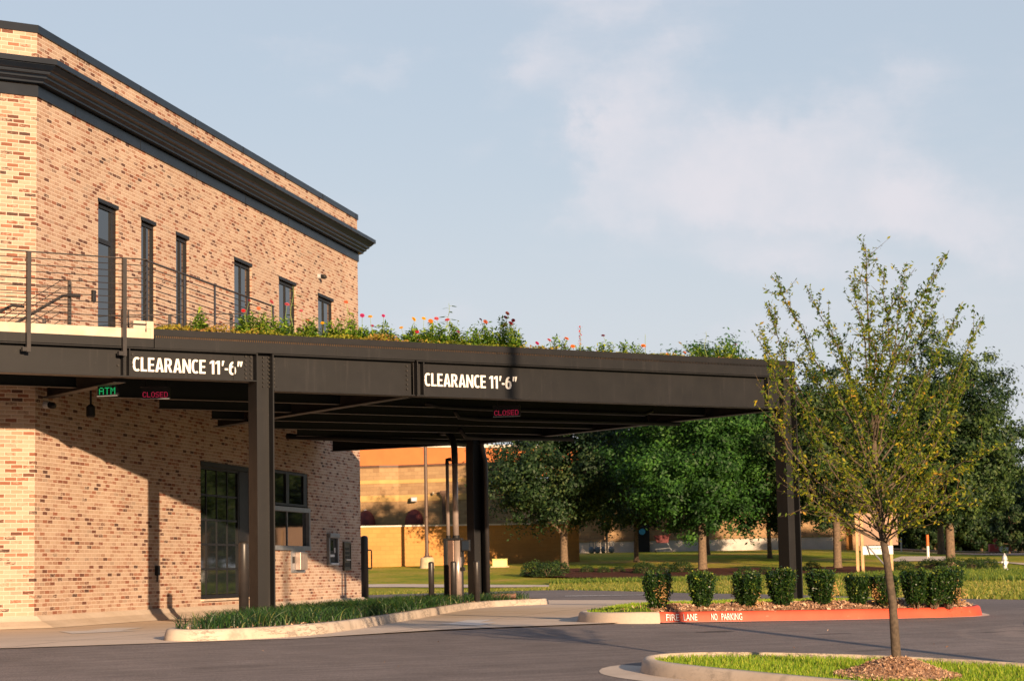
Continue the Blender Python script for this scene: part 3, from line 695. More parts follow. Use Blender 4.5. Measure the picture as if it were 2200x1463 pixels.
quad((-8, A0.y), (A0.x, A0.y), WB, WT); quad((E_.x, E_.y), (E_.x, 62), WB, WT); quad((E_.x, 62), (-8, 62), WB, WT); quad((-8, 62), (-8, A0.y), WB, WT)
mb.build('wall', MAT['brick'], bank, uv=True)
rf = MB(); foot = [(-7.9, A0.y+.1), (A0.x-.04, A0.y+.1), (E_.x-.1, E_.y+.04), (E_.x-.1, 61.9), (-7.9, 61.9)]
rf.prism(foot, 9.1, 9.2); rf.build('roof', MAT['black'], bank)
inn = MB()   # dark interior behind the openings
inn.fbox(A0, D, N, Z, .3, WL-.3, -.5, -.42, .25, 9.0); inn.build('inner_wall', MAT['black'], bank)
def ringprofile(prof, name, mat, closed_bottom=True):
    """sweep an (outset, z) profile along facade line: left face, chamfer wall, right face"""
    t = math.tan(radians(22.5)); V = []; F = []
    for o, z in prof:
        V += [(-8, A0.y-o, z), (A0.x+t*o, A0.y-o, z), (E_.x+o, E_.y-t*o, z), (E_.x+o, 62, z)]
    for k in range(len(prof)-1):
        for i in range(3): F.append((k*4+i, k*4+i+1, (k+1)*4+i+1, (k+1)*4+i))
    m = MB(); m.add(V, F); o = m.build(name, mat, bank)
    return o
ringprofile([(0,8.73),(.034,8.73),(.034,8.914),(.0,8.914)], 'fascia', MAT['trim'])
ringprofile([(.0,8.93),(.146,8.938),(.146,8.969),(.17,8.985),(.195,9.002),(.218,9.005),(.218,9.033),(.232,9.05),(.262,9.062),(.283,9.066),(.283,9.081),(.29,9.083),(.29,9.106),(.33,9.125),(.385,9.175),(.40,9.19),(.40,9.203),(.443,9.203),(.443,9.289),(.42,9.30),(0,9.37)], 'cornice', MAT['trim'])
# soffit shadow gap above the fascia
ringprofile([(0,9.815),(.03,9.815),(.03,9.946),(-.3,9.95),(-.3,9.6)], 'parapet_cap', MAT['trim'])
cap = MB()
for a in np.arange(1.6, 19.4, 2.95): cap.fbox(A0, D, N, Z, a, a+.014, .031, .036, 9.82, 9.944)
for a in np.arange(2.3, 19.4, 3.02): cap.fbox(A0, D, N, Z, a, a+.012, .444, .448, 9.206, 9.286); cap.fbox(A0, D, N, Z, a-.8, a-.79, .035, .038, 8.735, 8.91)
tj = cap.build('trim_joints', MAT['black'], bank); tj['kind'] = 'stuff'
# concrete plinth kerb at the wall foot
pl = MB(); t = math.tan(radians(22.5)); prof = [(.0,.202),(.06,.20),(.16,.12),(.34,.05),(.42,.012)]
V = []; F = []
for o, z in prof: V += [(-8, A0.y-o, z), (A0.x+t*o, A0.y-o, z), (E_.x+o, E_.y-t*o, z), (E_.x+o, 62, z)]
for k in range(len(prof)-1):
    for i in range(3): F.append((k*4+i, (k+1)*4+i, (k+1)*4+i+1, k*4+i+1))
pl.add(V, F); o = pl.build('plinth', MAT['kerbc'], bank)
# windows
def frame(mb, a0, a1, z0, z1, o, w, dp=.05):
    mb.fbox(A0, D, N, Z, a0, a1, o-dp, o, z0, z0+w); mb.fbox(A0, D, N, Z, a0, a1, o-dp, o, z1-w, z1)
    mb.fbox(A0, D, N, Z, a0, a0+w, o-dp, o, z0+w, z1-w); mb.fbox(A0, D, N, Z, a1-w, a1, o-dp, o, z0+w, z1-w)
for k, (a0, a1) in enumerate(UP):
    m = MB(); frame(m, a0, a1, 4.6, 7.40, -.05, .055)
    c = (a0+a1)/2 if k else a1-.2
    m.fbox(A0, D, N, Z, c-.02, c+.02 if k else a1-.056, -.1, -.055, 4.66, 7.34)
    if k == 0: m.fbox(A0, D, N, Z, a0+.056, c-.021, -.1, -.052, 6.72, 6.8)
    w = m.build('window', MAT['metal'], bank)
    m = MB(); m.fbox(A0, D, N, Z, a0+.05, a1-.05, -.085, -.08, 4.65, 7.35); m.build('pane', MAT['glass'], w)
    m = MB(); m.fbox(A0, D, N, Z, a0-.02, a1+.0, -.109, .012, 7.42, 7.485); m.build('lintel', MAT['black'], w)
m = MB(); frame(m, 7.8, 10.3, .35, 3.0, -.06, .07)
for a in (8.35, 8.98, 9.62): m.fbox(A0, D, N, Z, a-.013, a+.013, -.11, -.075, .42, 2.93)
for i in range(1, 5): m.fbox(A0, D, N, Z, 7.87, 10.23, -.11, -.078, .44+i*.494-.022, .44+i*.494+.022)
m.fbox(A0, D, N, Z, 10.3, 11.0, -.11, -.05, .35, 3.0); m.fbox(A0, D, N, Z, 7.79, 11.0, -.15, .015, 2.98, 3.075)
w = m.build('glazed_door', MAT['black'], bank)
m = MB(); m.fbox(A0, D, N, Z, 7.88, 10.22, -.095, -.09, .43, 2.92); m.build('pane', MAT['glass'], w)
m = MB(); m.fbox(A0, D, N, Z, 7.78, 10.9, -.05, .08, .30, .338); m.build('sill', MAT['slab'], w)
m = MB(); frame(m, 12.35, 15.0, 2.34, 3.1, -.01, .05, .06); m.fbox(A0, D, N, Z, 13.4, 13.62, -.05, -.012, 2.39, 3.05); m.fbox(A0, D, N, Z, 14.72, 14.95, -.05, -.013, 2.39, 3.05)
w = m.build('window', MAT['metal'], bank); w['label'] = 'upper pane of the teller window in a dark frame'
m = MB(); m.fbox(A0, D, N, Z, 12.4, 14.95, -.05, -.045, 2.39, 3.05); m.build('pane', MAT['glass'], w)
m = MB(); m.fbox(A0, D, N, Z, 12.3, 15.05, -.05, .05, 2.21, 2.31); m.fbox(A0, D, N, Z, 12.3, 15.05, -.05, .06, 1.34, 1.44)
m.fbox(A0, D, N, Z, 14.97, 15.05, -.05, .045, 1.44, 2.21); m.fbox(A0, D, N, Z, 13.5, 13.53, -.04, -.02, 1.44, 2.21)
w = m.build('teller_window', MAT['alu'], bank)
m = MB(); m.fbox(A0, D, N, Z, 12.35, 14.97, -.045, -.04, 1.44, 2.21); m.build('pane', MAT['glass'], w)
m = MB(); m.fbox(A0, D, N, Z, 13.66, 14.68, -.06, .03, .84, 1.34)
w = m.build('deal_drawer', MAT['alu'], bank)
m = MB(); m.fbox(A0, D, N, Z, 13.9, 14.44, .03, .16, .9, 1.3); m.build('drawer_front', MAT['steel'], w, bevel=.01)
for q0, q1 in ((13.7, 13.84), (14.52, 14.64)):
    m = MB(); m.fbox(A0, D, N, Z, q0, q1, .03, .05, 1.05, 1.2); m.build('handle', MAT['black'], w)
# fixtures on the wall
def wall_thing(name, label, cat, a, z): return thing(name, label, cat, tuple(wp(a, z)))
t_ = wall_thing('cash_machine', 'blue-grey framed cash machine recessed in the brick wall right of the teller window', 'cash machine', 16.9, .99)
m = MB(); frame(m, 16.5, 17.3, .99, 1.72, .07, .07, .09); m.fbox(A0, D, N, Z, 16.5, 17.3, -.01, .1, 1.66, 1.76); m.fbox(A0, D, N, Z, 16.5, 17.3, .0, .09, 1.0, 1.06); m.build('housing', MAT['alu'], t_, bevel=.01)
m = MB(); m.fbox(A0, D, N, Z, 16.57, 17.23, -.01, .02, 1.06, 1.65); m.build('fascia_panel', MAT['black'], t_)
m = MB(); m.fbox(A0, D, N, Z, 16.65, 16.95, .02, .025, 1.35, 1.6); m.build('screen', MAT['glass'], t_)
m = MB(); m.fbox(A0, D, N, Z, 17.05, 17.12, .02, .03, 1.3, 1.42); m.fbox(A0, D, N, Z, 16.65, 17.05, .02, .03, 1.2, 1.26); m.fbox(A0, D, N, Z, 16.58, 17.2, .08, .095, 1.015, 1.05); m.build('keypad', MAT['white'], t_)
t_ = wall_thing('night_deposit_box', 'slim dark bronze night deposit box on the brick wall near its right end', 'deposit box', 18.14, .87)
m = MB(); frame(m, 17.85, 18.45, .87, 1.57, .05, .05, .06); m.fbox(A0, D, N, Z, 17.88, 18.42, -.01, .03, .9, 1.54); m.build('housing', simple('bronze_box', (.07,.06,.045), None, 5, .4), t_, bevel=.006)
m = MB()
for z in (1.2, 1.3, 1.4): m.fbox(A0, D, N, Z, 17.98, 18.32, .03, .038, z-.03, z+.03)
m.fbox(A0, D, N, Z, 17.98, 18.32, .03, .038, .96, 1.06); m.build('door', MAT['black'], t_)
m = MB(); m.fbox(A0, D, N, Z, 18.0, 18.32, .04, .07, 1.12, 1.145); m.build('handle', MAT['white'], t_)
def camera_thing(a, z, label, fac=N):
    t_ = thing('security_camera', label, 'security camera', tuple(wp(a, z)), 0, 'security cameras')
    m = MB(); p = wp(a, z); m.tube([p, p+N*.08], .06, 12); m.build('mount', MAT['hydrant'], t_)
    m = MB(); m.tube([p+N*.08, p+N*.16-Z*.02, p+N*.2-Z*.03], [.05,.055,.04], 12); m.build('lens_housing', MAT['black'], t_)
camera_thing(15.99, 7.88, 'small round camera high on the brick wall right of the last upper window')
camera_thing(.35, 3.64, 'white rimmed camera low on the brick wall under the canopy by the corner')
t_ = wall_thing('wall_box', 'small black box on the upper brick wall left of the tallest window', 'wall fixture', 2.34, 5.6)
m = MB(); m.fbox(A0, D, N, Z, 2.29, 2.38, 0, .06, 5.6, 5.8); m.build('casing', MAT['black'], t_, bevel=.01)
t_ = wall_thing('card_reader', 'small dark box on the lower brick wall in the column shadow', 'wall fixture', 5.37, .8)
m = MB(); m.fbox(A0, D, N, Z, 5.31, 5.42, 0, .07, .82, 1.0); m.build('casing', MAT['black'], t_, bevel=.01)
m = MB(); m.tube([wp(5.36, .82, .03), wp(5.36, .7, .03)], .015, 8); m.build('conduit', MAT['black'], t_)

# ------------------------------------------------------------------ the canopy
CX0, CX1, YF, YB = 3.0, 25.94, 29.6, 40.63
can = thing('drive_through_canopy', 'dark bronze steel drive-through canopy with a planted roof and white clearance lettering', 'canopy', (14.925, 29.75, 0))
MAT['joist'] = simple('canopy_shade_bronze', (.007,.009,.011), (.005,.006,.008), 3, .5, 0, 0, 40, .4)  # steel under the canopy, its colour darkened to stand in for shade
def hcol(x0, yf, z0, z1, w=.302, d=.302, t=.022):
    m = MB()
    m.box(x0, x0+t, yf, yf+d, z0, z1); m.box(x0+w-t, x0+w, yf, yf+d, z0, z1); m.box(x0+t, x0+w-t, yf+d/2-.01, yf+d/2+.01, z0, z1)
    c = m.build('column', MAT['metal'], can)
    m = MB(); m.box(x0-.05, x0+w+.05, yf-.05, yf+d+.05, z0-.02, z0+.02); m.build('base_plate', MAT['metal'], c)
    m = MB(); m.box(x0-.08, x0+w+.08, yf-.08, yf+d+.08, z0-.12, z0-.021); m.build('footing', MAT['kerbc'], c)
    return c
c1 = hcol(14.774, YF, .15, 4.262); c2 = hcol(25.62, YF, .15, 4.24); c3 = hcol(25.57, 40.33, .15, 4.2)
c4 = hcol(2.5, YF, .02, 4.2)
m = MB(); m.box(14.774, 15.076, YF-.006, YF+.296, 4.262, 4.275); m.build('cap_plate', MAT['metal'], c1)
def ibeamx(x0, x1, yc, zt, zb, fw=.26, ft=.02, wt=.015):
    m = MB(); m.box(x0, x1, yc-fw/2, yc+fw/2, zb, zb+ft); m.box(x0, x1, yc-fw/2, yc+fw/2, zt-ft, zt); m.box(x0, x1, yc-wt/2, yc+wt/2, zb+ft, zt-ft); return m
def ibeam(p, q, zt, zb, fw=.2, ft=.016, wt=.012):
    p, q = Vector((*p, 0)), Vector((*q, 0)); X = (q-p).normalized(); L = (q-p).length; Y = Vector((-X.y, X.x, 0)); m = MB()
    m.fbox(p, X, Y, Z, 0, L, -fw/2, fw/2, zb, zb+ft); m.fbox(p, X, Y, Z, 0, L, -fw/2, fw/2, zt-ft, zt); m.fbox(p, X, Y, Z, 0, L, -wt/2, wt/2, zb+ft, zt-ft); return m
YW = YF+.12
def stiff(m, x, zb, zt, d=.125): m.box(x-.008, x+.008, YW-d, YW-.008, zb+.02, zt-.02)
fb1 = ibeamx(CX0, 14.77, YW, 4.255, 3.80); stiff(fb1, 12.545, 3.8, 4.255); stiff(fb1, 12.64, 3.8, 4.255)
fb1.box(14.42, 14.44, YW-.03, YW-.0085, 3.83, 4.2); b1 = fb1.build('front_beam', MAT['metal'], can, bevel=.003)
fb2 = ibeamx(15.08, 17.66, YW, 4.25, 3.66); fb2.box(15.14, 15.19, YW-.02, YW-.0085, 3.74, 4.18)
b2 = fb2.build('front_beam', MAT['metal'], can, bevel=.003)
fb3 = ibeamx(17.70, 25.60, YW, 4.25, 3.66); stiff(fb3, 17.72, 3.66, 4.25); stiff(fb3, 17.84, 3.66, 4.25); stiff(fb3, 25.25, 3.66, 4.25)
b3 = fb3.build('front_beam', MAT['metal'], can, bevel=.003)
def bolts(parent, x, zs, r=.019, y0=None, ln=.03):
    for z in zs:
        m = MB(); ya = YW-.006 if y0 is None else y0; m.tube([(x, ya, z), (x, ya-ln, z)], [r, r*.85], 6); m.build('bolt', MAT['bolt'], parent)
bolts(b1, 12.49, (3.98,)); bolts(b1, 12.72, (4.16, 4.08, 4.0)); bolts(b1, 14.63, np.linspace(3.86, 4.2, 6)); bolts(b1, 14.72, np.linspace(3.86, 4.2, 6))
bolts(b2, 15.12, np.linspace(3.74, 4.18, 8)); bolts(b2, 17.57, np.linspace(3.78, 4.16, 6)); bolts(b3, 17.90, np.linspace(3.78, 4.16, 7), .012)
for x in (14.95, 15.045): bolts(c1, x, np.linspace(3.74, 4.2, 8), .015, YF+.138, .03)
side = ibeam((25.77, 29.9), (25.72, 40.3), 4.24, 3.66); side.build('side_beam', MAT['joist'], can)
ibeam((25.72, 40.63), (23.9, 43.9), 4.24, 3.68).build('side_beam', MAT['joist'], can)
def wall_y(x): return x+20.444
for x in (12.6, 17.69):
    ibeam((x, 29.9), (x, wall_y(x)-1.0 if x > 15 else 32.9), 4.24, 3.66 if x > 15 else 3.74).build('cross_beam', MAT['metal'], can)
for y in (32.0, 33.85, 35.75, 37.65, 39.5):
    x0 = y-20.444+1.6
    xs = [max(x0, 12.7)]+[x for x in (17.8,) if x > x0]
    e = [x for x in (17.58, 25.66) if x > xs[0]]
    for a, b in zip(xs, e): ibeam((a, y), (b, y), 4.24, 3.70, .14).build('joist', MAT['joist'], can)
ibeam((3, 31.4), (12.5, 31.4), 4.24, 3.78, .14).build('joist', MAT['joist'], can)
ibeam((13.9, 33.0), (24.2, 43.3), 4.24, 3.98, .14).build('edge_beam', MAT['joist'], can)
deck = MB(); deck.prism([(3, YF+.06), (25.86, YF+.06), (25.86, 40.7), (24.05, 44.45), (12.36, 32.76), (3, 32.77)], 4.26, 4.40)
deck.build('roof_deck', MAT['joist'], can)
fs = MB()
fs.box(CX0, 13.035, YF-.002, YF+.06, 4.262, 4.398)
xs = [13.045, 16.2, 19.25, 22.4, 25.9]
for i in range(4): fs.box(xs[i], xs[i+1]-.004, YF-.012+.003*(i % 2), YF+.06, 4.262, 4.418)
fs.box(25.86, 25.9, YF+.061, 40.7, 4.262, 4.418); fs.build('fascia', MAT['metal'], can, bevel=.003)
fl = MB(); fl.box(13.04, 25.92, YF-.022, YF+.06, 4.255, 4.263); fl.build('drip_edge', MAT['metal'], can)
ed = MB(); xs = [13.04, 15.6, 18.1, 20.6, 23.2, 25.93]
for i in range(5): ed.box(xs[i], xs[i+1]-.003, YF+.012, YF+.032, 4.455, 4.553)
ed.box(25.91, 25.93, YF+.033, 40.7, 4.42, 4.553); ed.box(13.04, 13.06, YF+.033, YF+.7, 4.42, 4.553)
ed.build('planter_edge', MAT['black'], can)
sl_ = MB(); x = 13.06
while x < 25.9:
    sl_.box(x, x+.018, YF+.014, YF+.03, 4.418, 4.455); x += .034
g_ = sl_.build('drainage_comb', MAT['metal'], can)
so_ = MB(); so_.prism([(13.07, YF+.034), (25.9, YF+.034), (25.9, 40.6), (24.0, 44.3), (13.07, 33.6)], 4.401, 4.5); so_.build('growing_medium', MAT['soil'], can)
# clearance lettering: heavy condensed capitals cut from flat vinyl
def ringseg(cx, cy, rx, ry, ix, iy, a0, a1, n=14, e=2.5):
    def P(r, q, a):
        c, s_ = cos(radians(a)), sin(radians(a)); return (cx+r*abs(c)**(2/e)*(1 if c > 0 else -1), cy+q*abs(s_)**(2/e)*(1 if s_ > 0 else -1))
    A = [a0+(a1-a0)*i/n for i in range(n+1)]
    return [[P(rx, ry, A[i]), P(rx, ry, A[i+1]), P(ix, iy, A[i+1]), P(ix, iy, A[i])] for i in range(n)]
def rect(x0, y0, x1, y1): return [[(x0, y0), (x1, y0), (x1, y1), (x0, y1)]]
t1, t2 = .162, .142
GL = {'C': (.47, ringseg(.27, .5, .27, .51, .27-t1*.95, .51-t2, 52, 308, 22)),
      'L': (.42, rect(0, 0, t1, 1)+rect(t1, 0, .41, t2)),
      'E': (.43, rect(0, 0, t1, 1)+rect(t1, 0, .42, t2)+rect(t1, 1-t2, .42, 1)+rect(t1, .43, .39, .43+t2*.92)),
      'A': (.56, [[(0, 0), (.18, 0), (.31, .86), (.19, 1)], [(.19, 1), (.31, .86), (.37, 1)], [(.38, 0), (.56, 0), (.37, 1), (.31, .86)]]+rect(.165, .2, .395, .34)),
      'R': (.53, rect(0, 0, t1, 1)+rect(t1, 1-t2*.9, .24, 1)+rect(t1, .42, .24, .42+t2*.85)+ringseg(.22, .71, .26, .29, .095, .145, -90, 90, 12)+[[(.2, .45), (.34, .45), (.52, 0), (.34, 0)]]),
      'N': (.56, rect(0, 0, .155, 1)+rect(.405, 0, .56, 1)+[[(.155, 1), (.155, .62), (.405, 0), (.405, .38)]]),
      '1': (.33, rect(.15, 0, .15+t1, .985)+[[(.15, .985), (0, .86), (0, .72), (.15, .80)]]),
      "'": (.19, [[(.06, .62), (.15, .62), (.24, 1), (.08, 1)]]), '"': (.38, [[(.06, .62), (.15, .62), (.24, 1), (.08, 1)], [(.25, .62), (.34, .62), (.43, 1), (.27, 1)]]),
      '-': (.25, rect(.02, .32, .24, .46)), '6': (.48, ringseg(.245, .325, .245, .335, .245-t1, .20, 0, 360, 22)+ringseg(.42, .42, .42, .57, .42-t1, .57-t2, 100, 178, 10)), ' ': (.17, [])}
def sign_text(s, name, mat, parent, O, X, Zv, width, height, ext, label):
    X, Zv = Vector(X).normalized(), Vector(Zv).normalized(); Yo = X.cross(Zv); m = MB(); x = 0; adv = []
    for ch in s: adv.append(x); x += GL[ch][0]+.052
    k = width/(x-.052)
    for ch, a in zip(s, adv):
        for i, poly in enumerate(GL[ch][1]):
            P = [Vector(O)+X*((a+p[0])*k)+Zv*(p[1]*height)+Yo*(ext+.00015*i) for p in poly]; Q = [p-Yo*(ext+.0001*i) for p in P]; n = len(P)
            ar = sum((poly[j-1][0]*poly[j][1]-poly[j][0]*poly[j-1][1]) for j in range(n))
            F = [tuple(range(n))]+[(n+j, n+(j+1) % n, (j+1) % n, j) for j in range(n)]
            m.add(P+Q, F if ar > 0 else [f[::-1] for f in F])
    o = m.build(name, mat, parent); o['label'] = label; return o
for x0, x1, zb, h in ((12.735, 14.575, 3.905, .215), (17.915, 19.745, 3.845, .215)):
    sign_text("CLEARANCE 11'-6\"", 'lettering', MAT['white'], can, (x0, YW-.0085, zb), (1, 0, 0), (0, 0, 1), x1-x0, h, .002, 'white words CLEARANCE 11\'-6" on the front beam')
# LED lane signs hanging under the joists
FONT = {'A':['01110','10001','10001','11111','10001','10001','10001'],'T':['11111','00100','00100','00100','00100','00100','00100'],'M':['10001','11011','10101','10101','10001','10001','10001'],
        'C':['01110','10001','10000','10000','10000','10001','01110'],'L':['10000','10000','10000','10000','10000','10000','11111'],'O':['01110','10001','10001','10001','10001','10001','01110'],
        'S':['01111','10000','10000','01110','00001','00001','11110'],'E':['11111','10000','10000','11110','10000','10000','11111'],'D':['11110','10001','10001','10001','10001','10001','11110']}
def led_sign(c, text, mat, pitch, label, rise=0.):
    t_ = thing('led_sign', label, 'lane sign', tuple(c)); c = Vector(c); w = (len(text)*6+3)*pitch
    X = (N+Z*rise).normalized(); Yo = -D
    m = MB(); m.fbox(c, X, Yo, Z, -w/2, w/2, -.06, .0, 0, .19); m.fbox(c, X, Yo, Z, -w/2, w/2, .0, .08, .175, .19)
    m.fbox(c, X, Yo, Z, -w/2+.05, -w/2+.07, -.04, -.02, .19, .5); m.fbox(c, X, Yo, Z, w/2-.07, w/2-.05, -.04, -.02, .19, .5)
    m.build('cabinet', MAT['black'], t_)
    m = MB(); m.fbox(c, X, Yo, Z, -w/2, w/2, .001, .03, -.012, .0); m.build('sill', MAT['alu'], t_)
    m = MB(); x0 = -(len(text)*6-1)*pitch/2; r = pitch*.34
    for i, ch in enumerate(text):
        for j, row in enumerate(FONT[ch]):
            for k, b in enumerate(row):
                if b == '1':
                    p = c+X*(x0+(i*6+k)*pitch)+Z*(.025+(6-j)*pitch); m.fbox(p, X, Yo, Z, -r, r, .001, .006, -r, r)
    o = m.build('lettering', mat, t_); o['label'] = f'glowing dotted word {text}'
led_sign((12.70, 30.6, 3.60), 'ATM', MAT['led_green'], .0158, 'dark hanging lane sign lit with a green dotted ATM')
led_sign((13.60, 30.82, 3.60), 'CLOSED', MAT['led_red'], .0120, 'dark hanging lane sign lit red CLOSED beside the green sign', -.03)
led_sign((20.38, 31.0, 3.495), 'CLOSED', MAT['led_red'], .0125, 'dark lane sign lit red CLOSED under the right clearance lettering')
# a small hanging fixture under the deck by the corner
t_ = thing('hanging_light', 'small black light on a drop rod under the canopy near the building corner', 'light', (13.0, 32.7, 3.4))
m = MB(); p = wp(1.46, 0, .35); m.tube([p+Z*4.26, p+Z*3.72], .02, 8); m.build('rod', MAT['black'], t_)
m = MB(); m.lathe(p+Z*3.5, [(.06, 0), (.075, .02), (.075, .18), (.03, .22)], 14); m.build('shade', MAT['black'], t_)

# terrace slab and railings
ter = thing('terrace_slab', 'cream painted concrete terrace slab above the left clearance beam', 'terrace', (10, 30, 4.4))
m = MB(); m.prism([(CX0, YF+.005), (13.03, YF+.005), (13.03, YF+.12), (17.3, 33.86), (15.4, 35.8), (12.36, 32.76), (CX0, 32.77)], 4.402, 4.545); m.build('slab', MAT['slab'], ter)
m = MB(); m.box(12.70, 13.03, YF+.0, YF+.12, 4.546, 4.665); m.box(12.98, 13.03, YF-.003, YF+.0, 4.40, 4.66); m.build('corner_block', MAT['slab'], ter, bevel=.01)
def railing(p, q, zb, zt, posts, label, post_bottom=None, rails=10, name='railing', group='terrace railings'):
    p, q = Vector((*p, 0)), Vector((*q, 0)); X = (q-p).normalized(); L = (q-p).length; Y = Vector((-X.y, X.x, 0))
    t_ = thing(name, label, 'railing', (p.x, p.y, zb), 0, group)
    m = MB(); m.fbox(p, X, Y, Z, 0, L, -.03, .03, zt-.012, zt); m.build('top_rail', MAT['rail'], t_)
    m = MB()
    for i in range(1, rails+1):
        z = zt-(zt-zb)*i/(rails+.5); m.tube([p+Z*z, p+X*L+Z*z], .0075, 6)
    m.build('rails', MAT['rail'], t_)
    for a in posts:
        m = MB(); pb = post_bottom if post_bottom is not None else zb
        m.fbox(p+X*a, X, Y, Z, -.03, .03, -.032 if post_bottom else -.008, .032 if post_bottom else .008, pb, zt-.012)
        o = m.build('post', MAT['rail'], t_)
        if post_bottom is not None:
            m = MB(); m.fbox(p+X*a, X, Y, Z, -.09, .0, -.02, .06, pb+.01, pb+.07); m.build('bracket', MAT['rail'], o)
    return t_
railing((CX0, YF-.045), (12.9, YF-.045), 4.56, 5.61, [.9, 2.0, 3.5, 5.0, 6.5, 8.02, 9.53], 'black horizontal rail guard along the front terrace edge with posts bolted to the beam', 4.11)
railing((12.9, YF), (17.2, YF+4.15), 4.5, 5.605, [.03, 1.6, 2.97, 4.55, 5.92], 'black rail guard running diagonally from the terrace corner towards the flowers')
railing((16.95, 33.85), (14.0, 36.2-.6), 4.5, 5.48, [0.5, 1.6, 2.9], 'low black rail guard closing the far end of the terrace', None, 5)
# stair railing at the back left of the terrace, with its sloping part
t_ = thing('stair_railing', 'black stair railing with sloping rails and a double end post by the building corner', 'railing', (12.07, 30.9, 4.55), 0, 'terrace railings')
ys, xp = 31.0, 12.22
for dx in (0, .075):
    m = MB(); m.box(xp+dx-.018, xp+dx+.018, ys-.02+dx*2, ys+.02+dx*2, 4.545, 5.43); m.build('post', MAT['rail'], t_)
m = MB()
for i in range(7):
    z = 5.425-i*.125; m.tube([(3.5, ys, z), (xp, ys, z)], .0065 if i else .012, 6)
m.build('rails', MAT['rail'], t_)
m = MB()
for i in range(7):
    z = 5.425-i*.125; L = min(2.2, (z-4.2)/.60); m.tube([(xp-.0, ys+.03, z), (xp-.12, ys+.03, z), (xp-.12-L, ys+.03, z-L*.66)], .0065, 6)
m.build('sloping_rails', MAT['rail'], t_)
m = MB(); m.tube([(xp+.16, ys-.06, 5.18), (xp+.0, ys-.06, 5.18), (xp-.13, ys-.06, 5.17), (xp-1.45, ys-.06, 4.35)], .024, 8); m.tube([(xp-.6, ys+.35, 5.02), (xp-.8, ys+.35, 5.03), (xp-2.0, ys+.35, 4.35)], .024, 8); m.build('handrail', MAT['rail'], t_)
t_ = thing('hose_bracket', 'small black double bracket standing behind the front guard near the terrace corner', 'bracket', (12.63, 29.9, 4.545), 0)
m = MB(); m.box(12.62, 12.67, 29.85, 29.9, 4.546, 4.85); m.box(12.72, 12.74, 29.85, 29.88, 4.546, 4.86); m.tube([(12.73, 29.86, 4.58), (12.95, 29.86, 4.58)], .01, 6); m.tube([(12.73, 29.86, 4.85), (12.9, 29.86, 4.85)], .006, 6); m.build('bracket', MAT['rail'], t_)

# conduits and pneumatic tubes under the canopy
kio = thing('teller_kiosk', 'brushed steel remote teller kiosk with two pneumatic tubes rising to the canopy', 'teller kiosk', (23.87, 38.5, .15))
K = Vector((23.87, 38.5, 0))
def kbox(m, a0, a1, b0, b1, z0, z1): m.fbox(K, N, -D, Z, a0, a1, b0, b1, z0, z1)
m = MB(); kbox(m, -.19, -.10, -.2, .12, .15, 1.48); kbox(m, -.19, .17, -.22, -.14, .15, 1.46); m.build('dark_housing', MAT['black'], kio, bevel=.01)
m = MB(); kbox(m, -.10, .03, -.14, .10, .17, 1.46); m.build('front_panel', simple('copper_tinted_steel', (.20,.125,.095), (.15,.1,.08), 4, .35, .6), kio, bevel=.008)
m = MB(); m.tube([K+N*.09+Z*.17, K+N*.09+Z*1.46], .085, 20); m.tube([K-N*.09-D*.06+Z*1.55, K-N*.09-D*.06+Z*3.12], .036, 14); m.tube([K+N*.07-D*.02+Z*1.55, K+N*.07-D*.02+Z*3.16], .062, 16)
m.build('steel_tubes', MAT['steel'], kio, smooth=True)
m = MB(); kbox(m, -.18, .18, -.2, .14, 1.461, 1.50); m.build('top_cap', MAT['black'], kio)
for q_, r__ in ((K+N*.07-D*.02, .075), (K-N*.09-D*.06, .046)):
    m = MB(); m.tube([q_+Z*1.50, q_+Z*1.56], r__, 14); m.build('collar', MAT['black'], kio)
m = MB(); m.tube([K+N*.07-D*.02+Z*3.1, K+N*.07-D*.02+Z*3.25, K+N*.06+Z*3.45, K+N*.0+D*.08+Z*3.66, K-N*.16+D*.3+Z*3.80, K-N*.5+D*1.+Z*3.84, K-N*.6+D*3+Z*3.84], .07, 14); m.build('hose', MAT['black'], kio, smooth=True)
m = MB(); m.tube([K-N*.09-D*.06+Z*3.08, K-N*.09-D*.06+Z*3.18, K+N*.0-D*.04+Z*3.19], .046, 10); m.build('elbow', MAT['black'], kio)
m = MB(); kbox(m, -.2, .22, -.24, .18, .13, .17); m.build('base', MAT['black'], kio)
m = MB(); kbox(m, .2, .38, -.02, .10, 1.22, 1.46); kbox(m, .17, .2, .0, .06, 1.1, 1.5); m.tube([K+N*.22+Z*1.22, K+N*.23+Z*1.0, K+N*.19+Z*.85], .016, 8); kbox(m, .17, .26, .0, .08, .8, .88); m.build('screen_unit', MAT['black'], kio, bevel=.006)
m = MB(); kbox(m, .22, .37, .101, .104, 1.25, 1.43); m.build('screen', MAT['glass'], kio)
ps = [((15.6+i*2.2, 30.8+i*.05, 3.62)) for i in range(3)]
def pipe(pts, r, label, name='conduit'):
    t_ = thing(name, label, 'conduit', pts[0]); m = MB(); m.tube(pts, r, 8); m.build('pipe', MAT['black'], t_, smooth=True)
pipe([(18.9, 31.3, 3.70), (19.2, 31.35, 3.66), (19.9, 31.4, 3.65), (23.8, 31.5, 3.65), (24, 31.5, 3.72)], .035, 'thin black conduit under the canopy just behind the right front beam')
pipe([(20.3, 32.6, 3.70), (20.45, 32.7, 3.60), (20.9, 32.7, 3.58), (25.5, 32.6, 3.58)], .04, 'black pipe with a bend hung beneath the canopy joists left of the red lane sign')
pipe([(22.9, 36.6, 3.70), (23.1, 36.7, 3.55), (23.6, 36.7, 3.53), (25.6, 36.4, 3.53)], .045, 'black pipe beneath the joists between the kiosk and the rear column')
